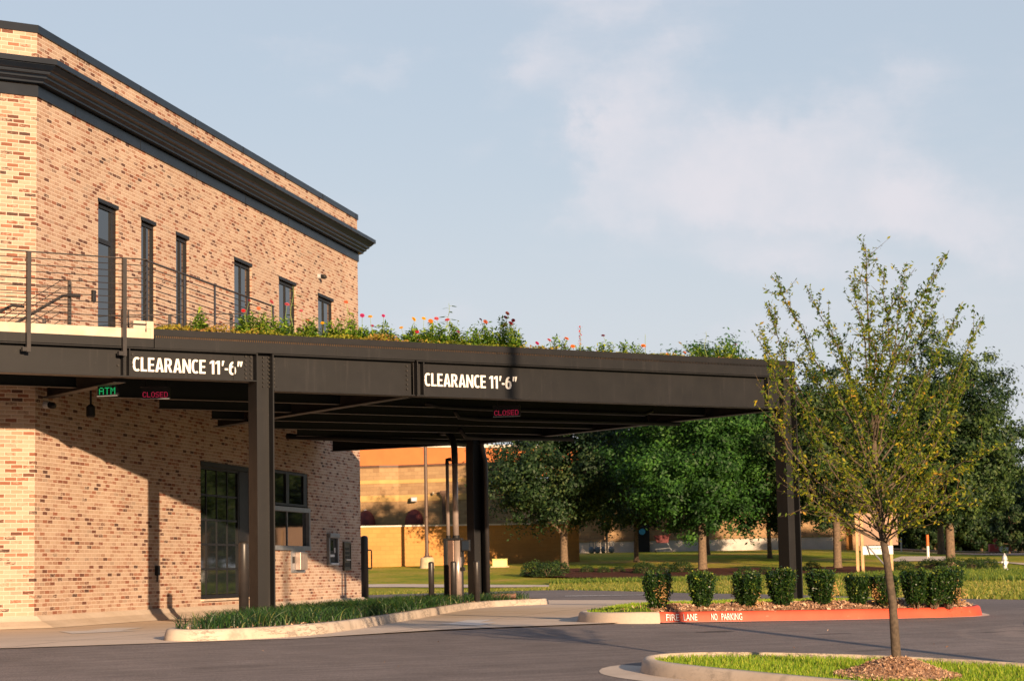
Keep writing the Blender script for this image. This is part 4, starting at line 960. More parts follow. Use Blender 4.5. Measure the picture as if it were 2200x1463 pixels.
pipe([(20.6, 39.9, 3.72), (22.4, 38.9, 3.60), (23.6, 38.7, 3.58), (24.9, 39.6, 3.60)], .06, 'thick black pneumatic pipe curving beneath the canopy above the kiosk')
t_ = thing('downspout', 'black downspout bent against the rear canopy column with a pipe elbow at its foot', 'downspout', (25.8, 40.2, .15))
m = MB(); m.tube([(25.72, 40.15, 4.2), (25.72, 40.17, 3.6), (25.83, 40.2, 3.25), (25.83, 40.2, 2.9), (25.83, 40.2, .3)], .05, 12); m.build('pipe', MAT['rail'], t_, smooth=True)
m = MB(); m.tube([(25.9, 40.15, .22), (26.35, 39.85, .22)], .055, 12); m.build('outlet', simple('terracotta_pipe', (.3,.14,.08), (.1,.06,.05), 6, .6), t_)

# bollards
def bollard_proto(r, h, label, loc, group):
    t_ = thing('bollard', label, 'bollard', loc, 0, group); m = MB(); c = Vector(loc)
    m.lathe(c, [(r, 0), (r, h-r*.7), (r*.93, h-r*.35), (r*.7, h-r*.1), (r*.35, h-.003), (.004, h)], 20); m.build('post', MAT['rail'], t_, smooth=True); return t_
b_ = bollard_proto(.062, .86, 'thin dark bollard left of the teller kiosk', (23.46, 38.75, .15), 'bollards around the teller kiosk')
b_2 = copy_tree(b_); b_2.location = (23.62, 38.1, .15); b_2['label'] = 'thin dark bollard directly in front of the teller kiosk'
b_3 = copy_tree(b_); b_3.location = (24.15, 38.02, .15); b_3['label'] = 'thin dark bollard right of the teller kiosk'
bollard_proto(.085, 1.24, 'thick dark bollard with a bright sunlit stripe just left of the front canopy column', (15.83, 32.25, .12), 'guard posts')
t_ = thing('guard_post', 'tall dark post with a side handle at the far end of the brick wall', 'guard post', (27.15, 48.2, .05), 0, 'guard posts')
m = MB(); m.lathe((27.15, 48.2, .05), [(.1, 0), (.1, 1.66), (.085, 1.71), (.02, 1.73)], 18); m.build('post', MAT['rail'], t_, smooth=True)
m = MB(); q = Vector((27.15, 48.2, 0)); m.tube([q+r_*.09+Z*1.4, q+r_*.17+Z*1.4, q+r_*.185+Z*1.37, q+r_*.185+Z*.95, q+r_*.17+Z*.92, q+r_*.09+Z*.92], .018, 8); m.build('handle', MAT['rail'], t_)
exec_after = True
#==PART2==
# ------------------------------------------------------------------ foliage helpers
def leaf_cloud(name, C_, size, mat, parent, up=.3, tint=None, aspect=.5, off=None, nrm=None):
    """many small folded leaf faces; C_ = centres"""
    C_ = np.asarray(C_, float); n = len(C_)
    if off is not None: C_ = C_-np.asarray(off)
    nr = rng.normal(0, 1, (n, 3)); nr[:, 2] = np.abs(nr[:, 2])+up
    if nrm is not None: nr = rng.normal(0, .38, (n, 3))+nrm; nr[:, 2] += up
    nr /= np.linalg.norm(nr, axis=1)[:, None]
    a = rng.normal(0, 1, (n, 3)); e = np.cross(nr, a); e /= np.linalg.norm(e, axis=1)[:, None]; g = np.cross(nr, e)
    s = (size*rng.uniform(.6, 1.3, n))[:, None]
    V = np.stack([C_-e*s, C_-g*s*aspect+nr*s*.15, C_+e*s, C_+g*s*aspect+nr*s*.15], 1).reshape(-1, 3)
    tn = rng.uniform(0, 1, n) if tint is None else tint
    return raw(name, V, np.arange(4*n).reshape(-1, 4), mat, parent, tint=np.repeat(tn, 4))
def limb(m, p, q, r0, r1, bend=.1, n=5, sides=7, up=.0):
    p, q = Vector(p), Vector(q); L = (q-p).length; pts = []; w = Vector((random.gauss(0, 1), random.gauss(0, 1), random.gauss(0, .5)))*bend*L
    for i in range(n+1):
        t = i/n; pts.append(p.lerp(q, t)+w*(4*t*(1-t))*.5-Vector((0, 0, 1))*up*L*4*t*(1-t)*.25)
    m.tube(pts, [r0+(r1-r0)*i/n for i in range(n+1)], sides); return pts
def broad_tree(name, H, R, zc, tr, leafmat, label, loc, nclump=150, per=120, leaf=.10, forks=3, fork_z=1.4, group='street trees', seed=1, flat=.9, zlow=1.5):
    """crown of leaf clumps on real limbs; built at the origin then moved"""
    random.seed(seed); st = np.random.default_rng(seed)
    t_ = thing(name, label, 'tree', (0, 0, 0), 0, group)
    m = MB(); m.tube([(0, 0, -.2), (0, 0, 0), (0, 0, .18), (.02, .01, fork_z*.6), (.03, .0, fork_z)], [tr*1.5, tr*1.35, tr*1.05, tr*.92, tr*.95], 12)
    tips = []
    for k in range(forks):
        a = 2*pi*k/forks+random.uniform(-.4, .4); el_ = random.uniform(.75, 1.15) if forks > 1 else 1.4
        q = Vector((cos(a)*cos(el_), sin(a)*cos(el_), sin(el_)))*(H-fork_z)*random.uniform(.5, .7)+Vector((0, 0, fork_z))
        pts = limb(m, (0, 0, fork_z-.1), q, tr*.6, tr*.22, .12, 6, 8)
        for s in range(9):
            b = pts[random.randint(1, 5)]; a2 = a+random.uniform(-1.6, 1.6)
            q2 = b+Vector((cos(a2), sin(a2), random.uniform(-.1, .8)))*R*random.uniform(.35, .75)
            limb(m, b, q2, tr*.22, tr*.06, .12, 4, 5); tips.append(q2)
    m.build('trunk', MAT['bark'], t_, smooth=True)
    rz_up, rz_dn = H-zc, zc-zlow
    cs = [q for q in tips]
    lump = st.normal(0, 1, (14, 3)); lump /= np.linalg.norm(lump, axis=1)[:, None]
    k = 0
    while k < nclump:
        d = st.normal(0, 1, 3); d /= np.linalg.norm(d)
        bump = .70+.46*max(0., float((lump@d).max())-.5)/.5*st.uniform(.4, 1.)
        rr = bump*(st.uniform(.25, 1)**.45)
        p = Vector((d[0]*R*rr, d[1]*R*rr, zc+d[2]*rr*(rz_up if d[2] > 0 else rz_dn)))
        p += Vector(st.normal(0, .13, 3))*R*.5*(1 if k % 3 else 1.9)
        if p.z < zlow*.75: continue
        cs.append(p); k += 1
    P = []; T = []; NN = []
    for c in cs:
        s = R*st.uniform(.055, .12); q = st.normal(0, 1, (per, 3))*np.array([s, s, s*flat*.8])+np.array(c)
        oc = np.array([c[0]/R, c[1]/R, (c[2]-zc)/max(rz_up, 1)]); nn = (q-np.array(c))/(s*1.3)+oc*.6; NN.append(nn/np.maximum(np.linalg.norm(nn, axis=1)[:, None], .3)); P.append(q); T.append(np.clip(st.normal(st.uniform(.2, .85), .2, per), 0, 1))
    leaf_cloud('crown', np.concatenate(P), leaf, leafmat, t_, .15, np.concatenate(T), nrm=np.concatenate(NN))
    t_.location = loc; return t_
def put(o, px, d, s=1., rz=0., label=None, dz=0., sz=None):
    x, y = bgx(px, d); o.location = (x, y, terr(x, y)+dz); o.rotation_euler = (0, 0, rz); o.scale = (s, s, sz or s)
    if label: o['label'] = label
    return o

# street trees beyond the road
tA = broad_tree('oak_tree', 7.8, 3.25, 4.0, .165, MAT['olive'], 'olive green oak with a pale trunk forking low, left of the boxwood row', (0,0,0), 330, 150, .075, 3, 1.5, seed=5, zlow=1.7)
put(tA, 1213, 94, 1.05, .6)
tB = broad_tree('oak_tree', 10.6, 3.35, 5.2, .18, MAT['oak_bright'], 'bright green full-crowned oak between the rear and right canopy columns', (0,0,0), 430, 150, .08, 1, 2.0, seed=11, zlow=1.6)
put(tB, 1510, 89, 1.02, 0, None, 0, .94)
EXTRA_SHADE = True
tC = broad_tree('oak_tree', 8.2, 2.9, 4.9, .17, MAT['oak'], 'dark oak with a mottled trunk just right of the right canopy column', (0,0,0), 330, 150, .08, 2, 2.3, seed=21, zlow=2.)
put(tC, 1800, 88)
tD = broad_tree('oak_tree', 9.3, 3.2, 4.9, .195, MAT['oak'], 'dark oak right of the young tree with a thick straight speckled trunk', (0,0,0), 430, 150, .08, 1, 2.7, seed=33, zlow=1.6)
put(tD, 2043, 88)
tE = copy_tree(tC); put(tE, 2024, 121, 1.15, 2., 'dark oak whose trunk shows just left of and behind the thick speckled trunk')
tF = copy_tree(tD); put(tF, 2310, 104, .72, 1.3, 'dark tree cut off by the right edge of the photo')
tG = broad_tree('oak_tree', 8.0, 2.6, 4.6, .10, MAT['olive'], 'dark shaded tree behind the green oak close to the store wall', (0,0,0), 330, 140, .085, 1, 1.8, seed=8, zlow=1.2)
put(tG, 1368, 100, 1.1, 0, None, 0, 1.15)
tH = copy_tree(tG); put(tH, 1655, 101, 1.12, 1.1, 'shaded tree close to the store wall behind the right canopy column', 0, .98)
put(copy_tree(tG), 1522, 112, 1.15, 2.2, 'added dark tree behind the bright green oak, shading the store wall', 0, 1.05)  # extra tree, added to throw shade on the store wall
put(copy_tree(tG), 1802, 111, 1.1, 4.0, 'added dark tree directly behind the mottled oak trunk, shading the store wall', 0, .95)  # likewise added behind the oak for its shadow on the store
# woods
w1 = broad_tree('woodland_tree', 11, 4.2, 6., .24, MAT['oak'], 'tall dark tree in the wood beyond the red sign', (0,0,0), 190, 100, .19, 2, 1.2, 'trees of the wood beyond the lawn', seed=44, zlow=.8)
w2 = broad_tree('woodland_tree', 9, 3.6, 4.4, .2, MAT['olive'], 'bushy olive tree in the wood beyond the red sign', (0,0,0), 170, 100, .19, 2, .7, 'trees of the wood beyond the lawn', seed=45, zlow=.3)
first = {0: True, 1: True}
WOODS = [(1905,172,0,.72),(1945,182,1,.85),(1985,176,0,.7),(2030,186,1,.85),(2060,178,1,.7),(2095,190,0,.8),(2135,184,1,.8),(2170,192,0,.72),(2205,182,1,.75),(2240,190,0,.75),(2285,184,0,.7),(1865,190,0,.8),(1925,205,0,.95),(2010,208,0,.95),(2080,212,0,.85),(2150,210,0,.78),(2230,214,0,.72),(1880,165,1,.65),(2110,176,1,.6),(2195,174,1,.6),(1960,196,1,.7),(2050,200,1,.7),(2125,202,1,.75),(1900,198,1,.7),(2260,200,1,.7),(2010,172,1,.5),(1975,190,1,.7),(2330,176,0,.7)]
for i, (px, d, k, s) in enumerate(WOODS):
    src = (w1, w2)[k]
    o = src if first[k] else copy_tree(src); first[k] = False
    put(o, px, d, s, i*1.7)
UW = []
for _ in range(26000):
    px_ = random.uniform(1850, 2420); d_ = random.uniform(176, 206); x, y = bgx(px_, d_); UW.append((x, y, terr(x, y)+random.random()**1.2*(3.6+1.2*sin(px_*.06)+.8*sin(px_*.17))))
struct(leaf_cloud('undergrowth', np.array(UW), .26, MAT['oak'], None, .3), 'stuff', 'dark shrubby undergrowth closing the wood beyond the lawn', 'undergrowth')
# low bushes in the mulch beds
for i_, (px_, d_, s_) in enumerate(((2420,100,.9),(2560,104,.9),(2380,128,1.),(2470,132,1.1),(2560,130,1.),(2660,134,1.1),(2760,130,1.))):
    oo = put(copy_tree((tC, tD)[i_ % 2] if i_ < 2 else w2), px_, d_, s_, i_*1.1, 'dark tree mirrored in the ground floor glass of the brick building'); oo['group'] = 'trees mirrored in the glass'
def dome_bush(label, leafmat, R=.6, H=.55, n=1600, leaf=.035, seed=3):
    st = np.random.default_rng(seed); t_ = thing('bush', label, 'bush', (0,0,0), 0, 'low bushes in the mulch beds')
    d = st.normal(0, 1, (n, 3)); d /= np.linalg.norm(d, axis=1)[:, None]; d[:, 2] = np.abs(d[:, 2])
    rr = (st.uniform(.5, 1, n)**.5)*(1+.12*np.sin(d[:, 0]*7+1)*np.cos(d[:, 1]*6))
    P = d*rr[:, None]*np.array([R, R, H]); leaf_cloud('foliage', P, leaf, leafmat, t_, .3)
    m = MB()
    for k in range(5): m.tube([(0, 0, -.03), (cos(k*1.3)*R*.3, sin(k*1.3)*R*.3, H*.6)], [.015, .006], 5)
    m.build('stems', MAT['bark'], t_); return t_
bu = dome_bush('', MAT['oak'])
BU = [(1150,86.5,1.15,'dark rounded bush left of the forked oak trunk, leftmost of the bed'),(1176,85.5,1.1,'rounded bush just left of the forked oak trunk'),(1197,88,1.0,'small round bush touching the forked oak trunk'),
      (1262,88.5,.55,'tiny bush alone right of the forked oak trunk'),(1297,88,.5,'tiny bush in the pale mulch halfway between the two oaks'),(1330,88.5,.45,'smallest bush in the pale mulch'),
      (1385,86.5,.9,'dark bush behind the leftmost boxwood'),(1432,87,.8,'bush behind the gap right of the leftmost boxwood'),(1465,87,.9,'dark bush behind the second boxwood'),(1600,85,.55,'low bush left of the right canopy column'),(1645,85,.5,'low bush beside the right canopy column'),
      (1745,86,.7,'low bush left of the mottled oak trunk'),(1940,83,.9,'dark bush behind the boxwoods right of the young trunk'),(1998,83.5,.95,'round dark bush left of the thick speckled trunk'),(2044,82.5,1.1,'widest dark bush at the foot of the thick speckled trunk'),(2092,83.5,.95,'round dark bush right of the thick speckled trunk'),(2122,84,.85,'last dark bush towards the hydrant')]
for i, (px, d, s, lb) in enumerate(BU):
    o = bu if i == 0 else copy_tree(bu); put(o, px, d, s, i*.9, lb, .03)

# tall field grass along the road and on the lawn to the right
def band(name, pxs, dfun, n, h0, h1, w, mat, lean, label, cat='grass', seg=2):
    pts = []; zz = []
    while len(pts) < n:
        px = random.uniform(*pxs); d0, d1 = dfun(px); d = random.uniform(d0, d1); x, y = bgx(px, d); pts.append((x, y)); zz.append(terr(x, y)-.02)
    return struct(blades(name, pts, zz, h0, h1, w, mat, lean, seg), 'stuff', label, cat)
def roadfar(px):   # distance of the road's far kerb by bearing
    return float(np.interp(px, [780,1050,1180,1400,1690,2200,2400], [67,68,69,64,55,42,38]))
band('field_grass', (1180, 2330), lambda px: (roadfar(px)+.4, max(78, roadfar(px)+9)), 42000, .05, .16, .03, MAT['field'], .8, 'sunlit yellow green rough grass between the road and the trees')
band('field_grass', (780, 1180), lambda px: (roadfar(px)+.3, roadfar(px)+4.5), 7000, .04, .10, .03, MAT['field'], .8, 'short sunlit grass strip beyond the road left of the forked oak')
band('tall_grass', (1180, 1860), lambda px: (76.5, 79.5), 12000, .10, .26, .03, MAT['tallgrass'], .5, 'taller green grass in front of the mulch bed')
band('tall_grass', (1840, 2330), lambda px: (70-(px-1840)*.006, 80.5), 15000, .10, .36, .035, MAT['tallgrass'], .6, 'tall dark green grass below the hydrant')

# ------------------------------------------------------------------ boxwoods in the red-kerbed island
def boxwood(seed):
    st = np.random.default_rng(seed); random.seed(seed)
    t_ = thing('boxwood_shrub', '', 'shrub', (0,0,0), 0, 'clipped boxwood row in the island'); H = .60
    m = MB(); n = 2600; P = []
    for k in range(64):
        a = random.uniform(0, 2*pi); r = random.uniform(.3, 1)**.5*.205; h = H*random.uniform(.85, 1.)*(1-.12*(r/.2)**3)
        p0 = Vector((cos(a)*.04, sin(a)*.04, 0)); p1 = Vector((cos(a)*r*.75, sin(a)*r*.75, h*.45)); p2 = Vector((cos(a)*r, sin(a)*r, h))
        if k % 3 == 0: m.tube([p0, p1, p2], [.007, .004, .0015], 4)
        for _ in range(150):
            t = random.uniform(.12, 1)**.75; q = p0.lerp(p1, t*2) if t < .5 else p1.lerp(p2, t*2-1)
            P.append((q.x+random.gauss(0, .02), q.y+random.gauss(0, .02), min(q.z+random.gauss(0, .02), H*random.uniform(.96, 1.03))))
    P = np.array(P); tn = np.clip(st.normal(.32, .2, len(P))+(P[:, 2] > H*.9)*.3, 0, 1)
    m.build('stems', MAT['bark'], t_); leaf_cloud('foliage', P, .0185, MAT['box'], t_, .2, tn, .6)
    return t_
bx = [boxwood(3), boxwood(9)]
def shoots(o, n, seed):
    random.seed(seed); m = MB(); P = []
    for _ in range(n):
        a = random.uniform(0, 2*pi); r = random.uniform(.12, .2); z0 = random.uniform(.2, .5); p = Vector((cos(a)*r, sin(a)*r, z0)); q = p+Vector((cos(a)*random.uniform(.03, .1), sin(a)*random.uniform(.03, .1), random.uniform(.04, .13)))
        m.tube([p, q], [.0025, .001], 4)
        for k in range(9): t = k/8; P.append(tuple(p.lerp(q, t)+Vector((random.gauss(0, .008), random.gauss(0, .008), 0))))
    m.build('shoots', MAT['bark'], o); leaf_cloud('shoot_leaves', np.array(P), .017, MAT['box'], o, .2, rng.uniform(.5, 1, len(P)), .5)
def dead_patch(o, a, z, n=90):
    q = []
    for _ in range(n):
        q.append((cos(a)*.19+random.gauss(0, .045), sin(a)*.19+random.gauss(0, .045), z+random.gauss(0, .09)))
    leaf_cloud('dead_foliage', np.array(q), .02, MAT['dead'], o, .2, aspect=.3)['label'] = 'dry orange dead patch'
SH = [(17.98,24.22,.98,'clipped boxwood with a large orange dead patch, first at the left end of the row'),(18.92,24.35,1.0,'clipped boxwood second from the left end, with a stray twig at its left'),
      (19.92,24.5,1.02,'clipped boxwood third from the left, with a small dry patch low on its right side'),(20.62,24.45,1.03,'wide boxwood standing left of the right canopy column'),
      (21.45,24.4,1.0,'round full boxwood just right of the right canopy column'),(22.05,24.1,.95,'narrower boxwood second to the right of the right canopy column'),
      (22.45,23.85,.97,'boxwood half hidden left of the young tree trunk, with dry stems at its foot'),(23.0,23.75,1.0,'boxwood right of the young tree trunk, merged with its neighbours'),
      (23.3,23.7,1.0,'boxwood between two others in the merged clump right of the trunk'),(23.62,23.75,1.02,'last boxwood at the right end of the row, bare orange stems showing')]
PXS = [1412,1506,1605,1678,1762,1842,1899,1963,2003,2036]
for i, (x, y, s, lb) in enumerate(SH):
    o = bx[i % 2] if i < 2 else copy_tree(bx[i % 2])
    dd = 30.6+.22*i if i < 6 else 31.6+.1*(i-6)
    x, y = bgx(PXS[i], dd); o.location = (x, y, lotz(y)+.13); s *= 1.0*(1.02, 1.02, 1.04, 1.08, 1.0, 1.0, 1.02, 1.06, 1.02, 1.04)[i]
    o.scale = (s*1.02, s*1.02, s*.98*(1 if i else 1.03)); o.rotation_euler = (0, 0, i*1.9); o['label'] = lb
    if i not in (0, 1): pass
    sh_jobs = globals().setdefault('SHJ', []); sh_jobs.append((o, 10+(i*7) % 9, i+50))
    o.scale.x *= (1, .93, 1.08, .96, 1.12, .9, 1, 1.05, .95, 1)[i]; o.scale.z *= (1.02, 1.0, .95, .97, 1.03, .96, .93, 1, .96, 1.04)[i]
    if i in (0, 2, 6, 9):
        view = math.atan2(-y, -x)-i*1.9+{0:.35, 2:.8, 6:.5, 9:.8}[i]
        dead_patch(o, view, .27 if i == 0 else .16, 130 if i in (0, 9) else 50)

for o_, n_, sd_ in SHJ: shoots(o_, n_, sd_)
# ------------------------------------------------------------------ young elm on the near island
random.seed(12)
elm = thing('young_tree', 'young elm with a slim trunk and yellow green upswept crown on the near island', 'tree', (14.163, 14.864, -.12))
Fd = Vector((CY, SY, 0)); base = Vector((14.163, 14.864, 0)); L0 = 3.604
def EP(l, z, dp=0): return base+r_*(l-L0)+Fd*dp+Z*z
m = MB()
tr = [(3.604,-.35),(3.60,-.12),(3.585,.40),(3.545,.80),(3.51,1.06),(3.485,1.45),(3.47,1.93),(3.46,2.58),(3.455,3.25),(3.46,3.85)]
trp = [EP(*p) for p in tr]
m.tube(trp, [.056,.048,.040,.036,.035,.029,.021,.013,.007,.0025], 12)
trunk_bm = m; LP = []; LT = []
def trunk_at(z):
    zs = [p[1] for p in tr]; return EP(float(np.interp(z, zs, [p[0] for p in tr])), z)
twm = MB()
def leaves_along(pts, n, sp, size0=.0, tt=None):
    for _ in range(n):
        t = random.random()*(len(pts)-1); i = min(int(t), len(pts)-2); q = pts[i].lerp(pts[i+1], t-i)
        LP.append((q.x+random.gauss(0, sp), q.y+random.gauss(0, sp), q.z+random.gauss(0, sp)))
        LT.append(min(1, max(0, random.gauss((.5 if tt is None else tt)-.06, .24))))
def s_flip(i): return i % 2
TG = [(2.42,3.10,1.75),(2.61,3.67,1.9),(2.56,3.36,1.8),(2.99,3.57,2.0),(3.20,3.50,2.1),(3.67,3.68,2.3),(3.90,3.71,2.2),(4.05,3.62,2.0),(4.28,3.47,1.9),(4.48,3.30,1.8),(4.64,3.16,1.7),(4.50,2.79,1.5),
      (2.36,2.99,1.5),(2.39,2.54,1.3),(2.53,1.93,1.15),(2.44,1.37,1.0),(2.51,1.53,1.05),(2.63,1.18,.9),(4.57,1.86,1.2),(4.54,1.32,1.0),(4.50,1.52,1.1),(3.96,3.36,2.2),(2.80,3.03,1.6),(3.02,3.11,1.8),(4.22,3.04,1.7),(4.33,2.29,1.3),(2.78,2.23,1.25),(2.65,2.37,1.3),
      (2.89,1.13,.85),(4.09,1.24,.95),(3.78,3.45,2.4),(3.33,3.28,2.4),(4.1,2.0,1.2),(3.0,1.75,1.1),(3.9,2.4,1.4),(3.15,2.5,1.5),(2.72,2.75,1.4),(4.2,2.65,1.5),(3.6,2.2,1.4),(3.35,1.9,1.2),(3.8,1.7,1.1),(3.2,1.45,1.0),(3.9,1.45,1.0),(4.3,1.7,1.15),(2.75,1.6,1.05),(4.35,1.15,.95)]
for i, (l, z, zb) in enumerate(TG):
    zb = max(.95, zb*random.uniform(.86, .98)); p = trunk_at(zb); wide = abs(l-3.5)
    dp = random.choice((-1, 1))*random.uniform(.15, .95)*(1.15-.45*wide)
    if i >= 32: dp = random.choice((-1, 1))*random.uniform(.5, 1.1)
    if z < 1.75: l = 3.58+(l-3.58)*.86; z += .16; dp *= .85
    q = EP(l, z, dp); pts = []; n = 8; ln = (q-p).length
    sag = .10*ln if z > 1.9 else -.03*ln
    side = Vector((random.gauss(0, 1), random.gauss(0, 1), 0))*.055*ln
    for k in range(n+1):
        t = k/n; pts.append(p.lerp(q, t)-Z*(sag*4*t*(1-t))+side*sin(t*pi)*(1 if s_flip(i) else -1)+Vector((random.gauss(0,.016), random.gauss(0,.016), random.gauss(0,.008))))
    r0 = .0052+.0038*ln*.5; twm.tube(pts, [r0*(1-k/n)**.8+.0018 for k in range(n+1)], 6, False)
    dn_ = .5 if (l < 2.8 and z < 2.85) else 1.
    leaves_along(pts[2:], int(dn_*(82 if z > 2. else 42)*ln), .026, tt=.45 if z > 2.6 else .6)
    leaves_along(pts[-3:], int(34*ln), .02, tt=.55)
    for s in range(int((6+6.5*ln)*(1 if i < 32 else .7))):
        t = random.uniform(.18, .97); k = min(int(t*n), n-1); b = pts[k].lerp(pts[k+1], t*n-k); dr = (pts[k+1]-pts[k]).normalized()
        sd = Vector((random.gauss(0, 1), random.gauss(0, 1), random.gauss(.25, .6))).normalized()
        tl = random.uniform(.12, .42)*(1.1-.5*t)*min(1.2, ln); e = b+(dr*.75+sd*.75).normalized()*tl
        mid = b.lerp(e, .5)+Vector((0, 0, -.02)); twm.tube([b, mid, e], [.0038, .0026, .0012], 4, False)
        leaves_along([b, mid, e], int(dn_*(76 if z > 2. else 50)*tl), .015, tt=.42 if z > 2.7 else .62)
for s in range(60):      # short shoots all along the leader
    z = random.uniform(1.2, 3.85); b = trunk_at(z); e = b+Vector((random.gauss(0, .5), random.gauss(0, .5), .7)).normalized()*random.uniform(.08, .3)
    twm.tube([b, e], [.003, .001], 4, False); leaves_along([b, e], 13, .018, tt=.5)
to_ = trunk_bm.build('trunk', MAT['bark_young'], elm, smooth=True)
twm.build('branches', MAT['bark_young'], elm, smooth=True)
leaf_cloud('crown', np.array(LP), .0225, MAT['elm'], elm, .1, np.array(LT), .42, off=wloc(elm))

# ------------------------------------------------------------------ roof garden
random.seed(5); ZR = 4.5
pts = []; zz = []
sp_ = [p for p in [(random.uniform(13.1, 25.6), random.uniform(YF+.05, YF+1.3)) for _ in range(26000)]]
den = lambda x: (.9 if x < 17.5 else .45+.35*sin(x*3.1)) if x < 20.4 else .22+.2*sin(x*2.3)
sp_ = [p for p in sp_ if random.random() < den(p[0])]
hh = [(.015+.13*abs(sin(p[0]*4.3)*cos(p[1]*3+p[0]))*random.random()*(1. if p[0] < 20 else .5)) for p in sp_]
SP = np.array([(p[0], p[1], ZR+.05+h) for p, h in zip(sp_, hh)])
tn = np.clip(.45+.35*np.sin(SP[:, 0]*1.9)+rng.normal(0, .18, len(SP)), 0, 1)
struct(leaf_cloud('sedum', SP, .026, MAT['sedum'], None, .8, tn, .6), 'stuff', 'yellow green and rusty sedum carpet along the planted roof edge', 'ground cover')
def leafy_stem(M_, x, y, h, n, size, spread, tw=0.):
    """returns leaf quads around one stem"""
    V = []
    for i in range(n):
        t = .06+.92*i/n; a = i*2.4+random.uniform(-.4, .4); z = ZR+.03+h*t; s = size*(1.15-.55*t)*random.uniform(.8, 1.2)
        d = Vector((cos(a), sin(a), random.uniform(.15, .7))).normalized(); b = Vector((x+tw*t*t, y, z)); e = b+d*s; sd = d.cross(Z).normalized()*s*.24
        mid = b.lerp(e, .5)+Z*s*.06
        V.append((b, mid-sd, e-Z*s*.18, mid+sd))
    return V
def plant(x, y, h, heads=(), bushy=4, size=.085, label='', nleaf=13, name='zinnia_plant', cat='flowering plant', spread=.07, big=False):
    t_ = thing(name, label, cat, (x, y, ZR), 0, 'plants of the roof garden')
    Q = []; st = MB()
    for k in range(bushy):
        ox, oy = (random.gauss(0, spread), random.gauss(0, spread*.6)) if k else (0, 0); hk = h*(1 if k == 0 else random.uniform(.45, .95))
        Q += leafy_stem(None, x+ox, y+oy, hk, int(nleaf*(.5+hk/.3)), size, .1, random.gauss(0, .02))
        st.tube([(x+ox*.5, y+oy*.5, ZR), (x+ox, y+oy, ZR+hk)], [.005, .003], 5)
    V = np.array([tuple(p) for q in Q for p in q])-np.array((x, y, ZR)); tn = np.repeat(np.clip(rng.normal(.5, .25, len(Q)), 0, 1), 4)
    raw('leaves', V, np.arange(len(V)).reshape(-1, 4), MAT['zinnia'], t_, tint=tn)
    for hx, hy, hz, colr, r in heads:
        tp = Vector((hx, hy, ZR+hz)); b = Vector((x+(hx-x)*.3, y, ZR+hz*.35)); st.tube([b, b.lerp(tp, .6)+Vector((random.gauss(0, .008), 0, 0)), tp], [.0045, .0035, .003], 5)
        F = []; 
        for ring, (k, el_, rr) in enumerate(((12, -.15, 1.), (12, .15, 1.), (11, .5, .85), (8, .9, .7), (5, 1.3, .5))):
            for i in range(k):
                a = 2*pi*i/k+ring*.3; d = Vector((cos(a)*cos(el_), sin(a)*cos(el_), sin(el_)*.8)); sd = Vector((-sin(a), cos(a), 0))*r*.30*rr
                e = tp+d*r*rr; F.append((tp+d*r*.1, tp+d*r*rr*.6-sd, e-Z*r*.08, tp+d*r*rr*.6+sd))
        rt = Matrix.Rotation(random.uniform(.35, 1.0), 3, 'X') @ Matrix.Rotation(random.uniform(-.4, .4), 3, 'Y')
        F = [tuple(tp+rt @ (p-tp) for p in q) for q in F]
        Vh = np.array([tuple(p) for q in F for p in q])-np.array((x, y, ZR))
        raw('flower_head', Vh, np.arange(len(Vh)).reshape(-1, 4), PET[colr], t_, tint=np.repeat(rng.uniform(0, 1, len(F)), 4))
    st.build('stems', MAT['zstem'], t_)
    return t_
MAT['zstem'] = simple('green_stem', (.16,.25,.05), (.22,.28,.08), 20, .6)
FL = [(14.84,29.97,0.63,'crimson'),(14.75,30.01,0.47,'red'),(15.09,30.15,0.54,'coral'),(15.30,30.10,0.65,'pink'),(15.51,29.97,0.61,'pink'),(15.81,30.06,0.53,'pink'),(15.94,30.07,0.38,'orange'),(16.16,29.99,0.34,'yellow'),(16.68,30.13,0.73,'coral'),(16.90,29.98,0.50,'magenta'),(17.09,30.05,0.50,'yellow'),(17.36,30.08,0.53,'magenta'),(17.13,30.06,0.35,'magenta'),(17.71,30.10,0.35,'yellow'),(17.98,30.13,0.51,'yellow'),(18.21,30.19,0.54,'yellow'),(18.24,30.02,0.48,'orange'),(18.41,30.11,0.54,'pink'),(18.63,30.12,0.53,'pink'),(17.97,30.02,0.29,'crimson'),(18.74,29.95,0.31,'magenta'),(19.35,30.19,0.58,'dark red'),(19.34,30.02,0.52,'coral'),(19.80,30.03,0.69,'coral'),(19.85,30.17,0.64,'red'),(19.78,30.10,0.49,'crimson'),(19.89,30.07,0.53,'red'),(19.99,30.14,0.59,'red'),(20.36,29.96,0.19,'magenta'),(20.73,30.13,0.28,'pink'),(21.04,30.04,0.31,'orange'),(21.12,29.97,0.17,'orange'),(21.89,30.12,0.41,'dark red'),(21.80,30.18,0.11,'pink'),(22.69,30.00,0.25,'orange'),(23.61,30.11,0.35,'cream'),(23.65,30.02,0.17,'orange'),(23.34,30.14,0.13,'orange'),(24.95,30.13,0.38,'magenta')]
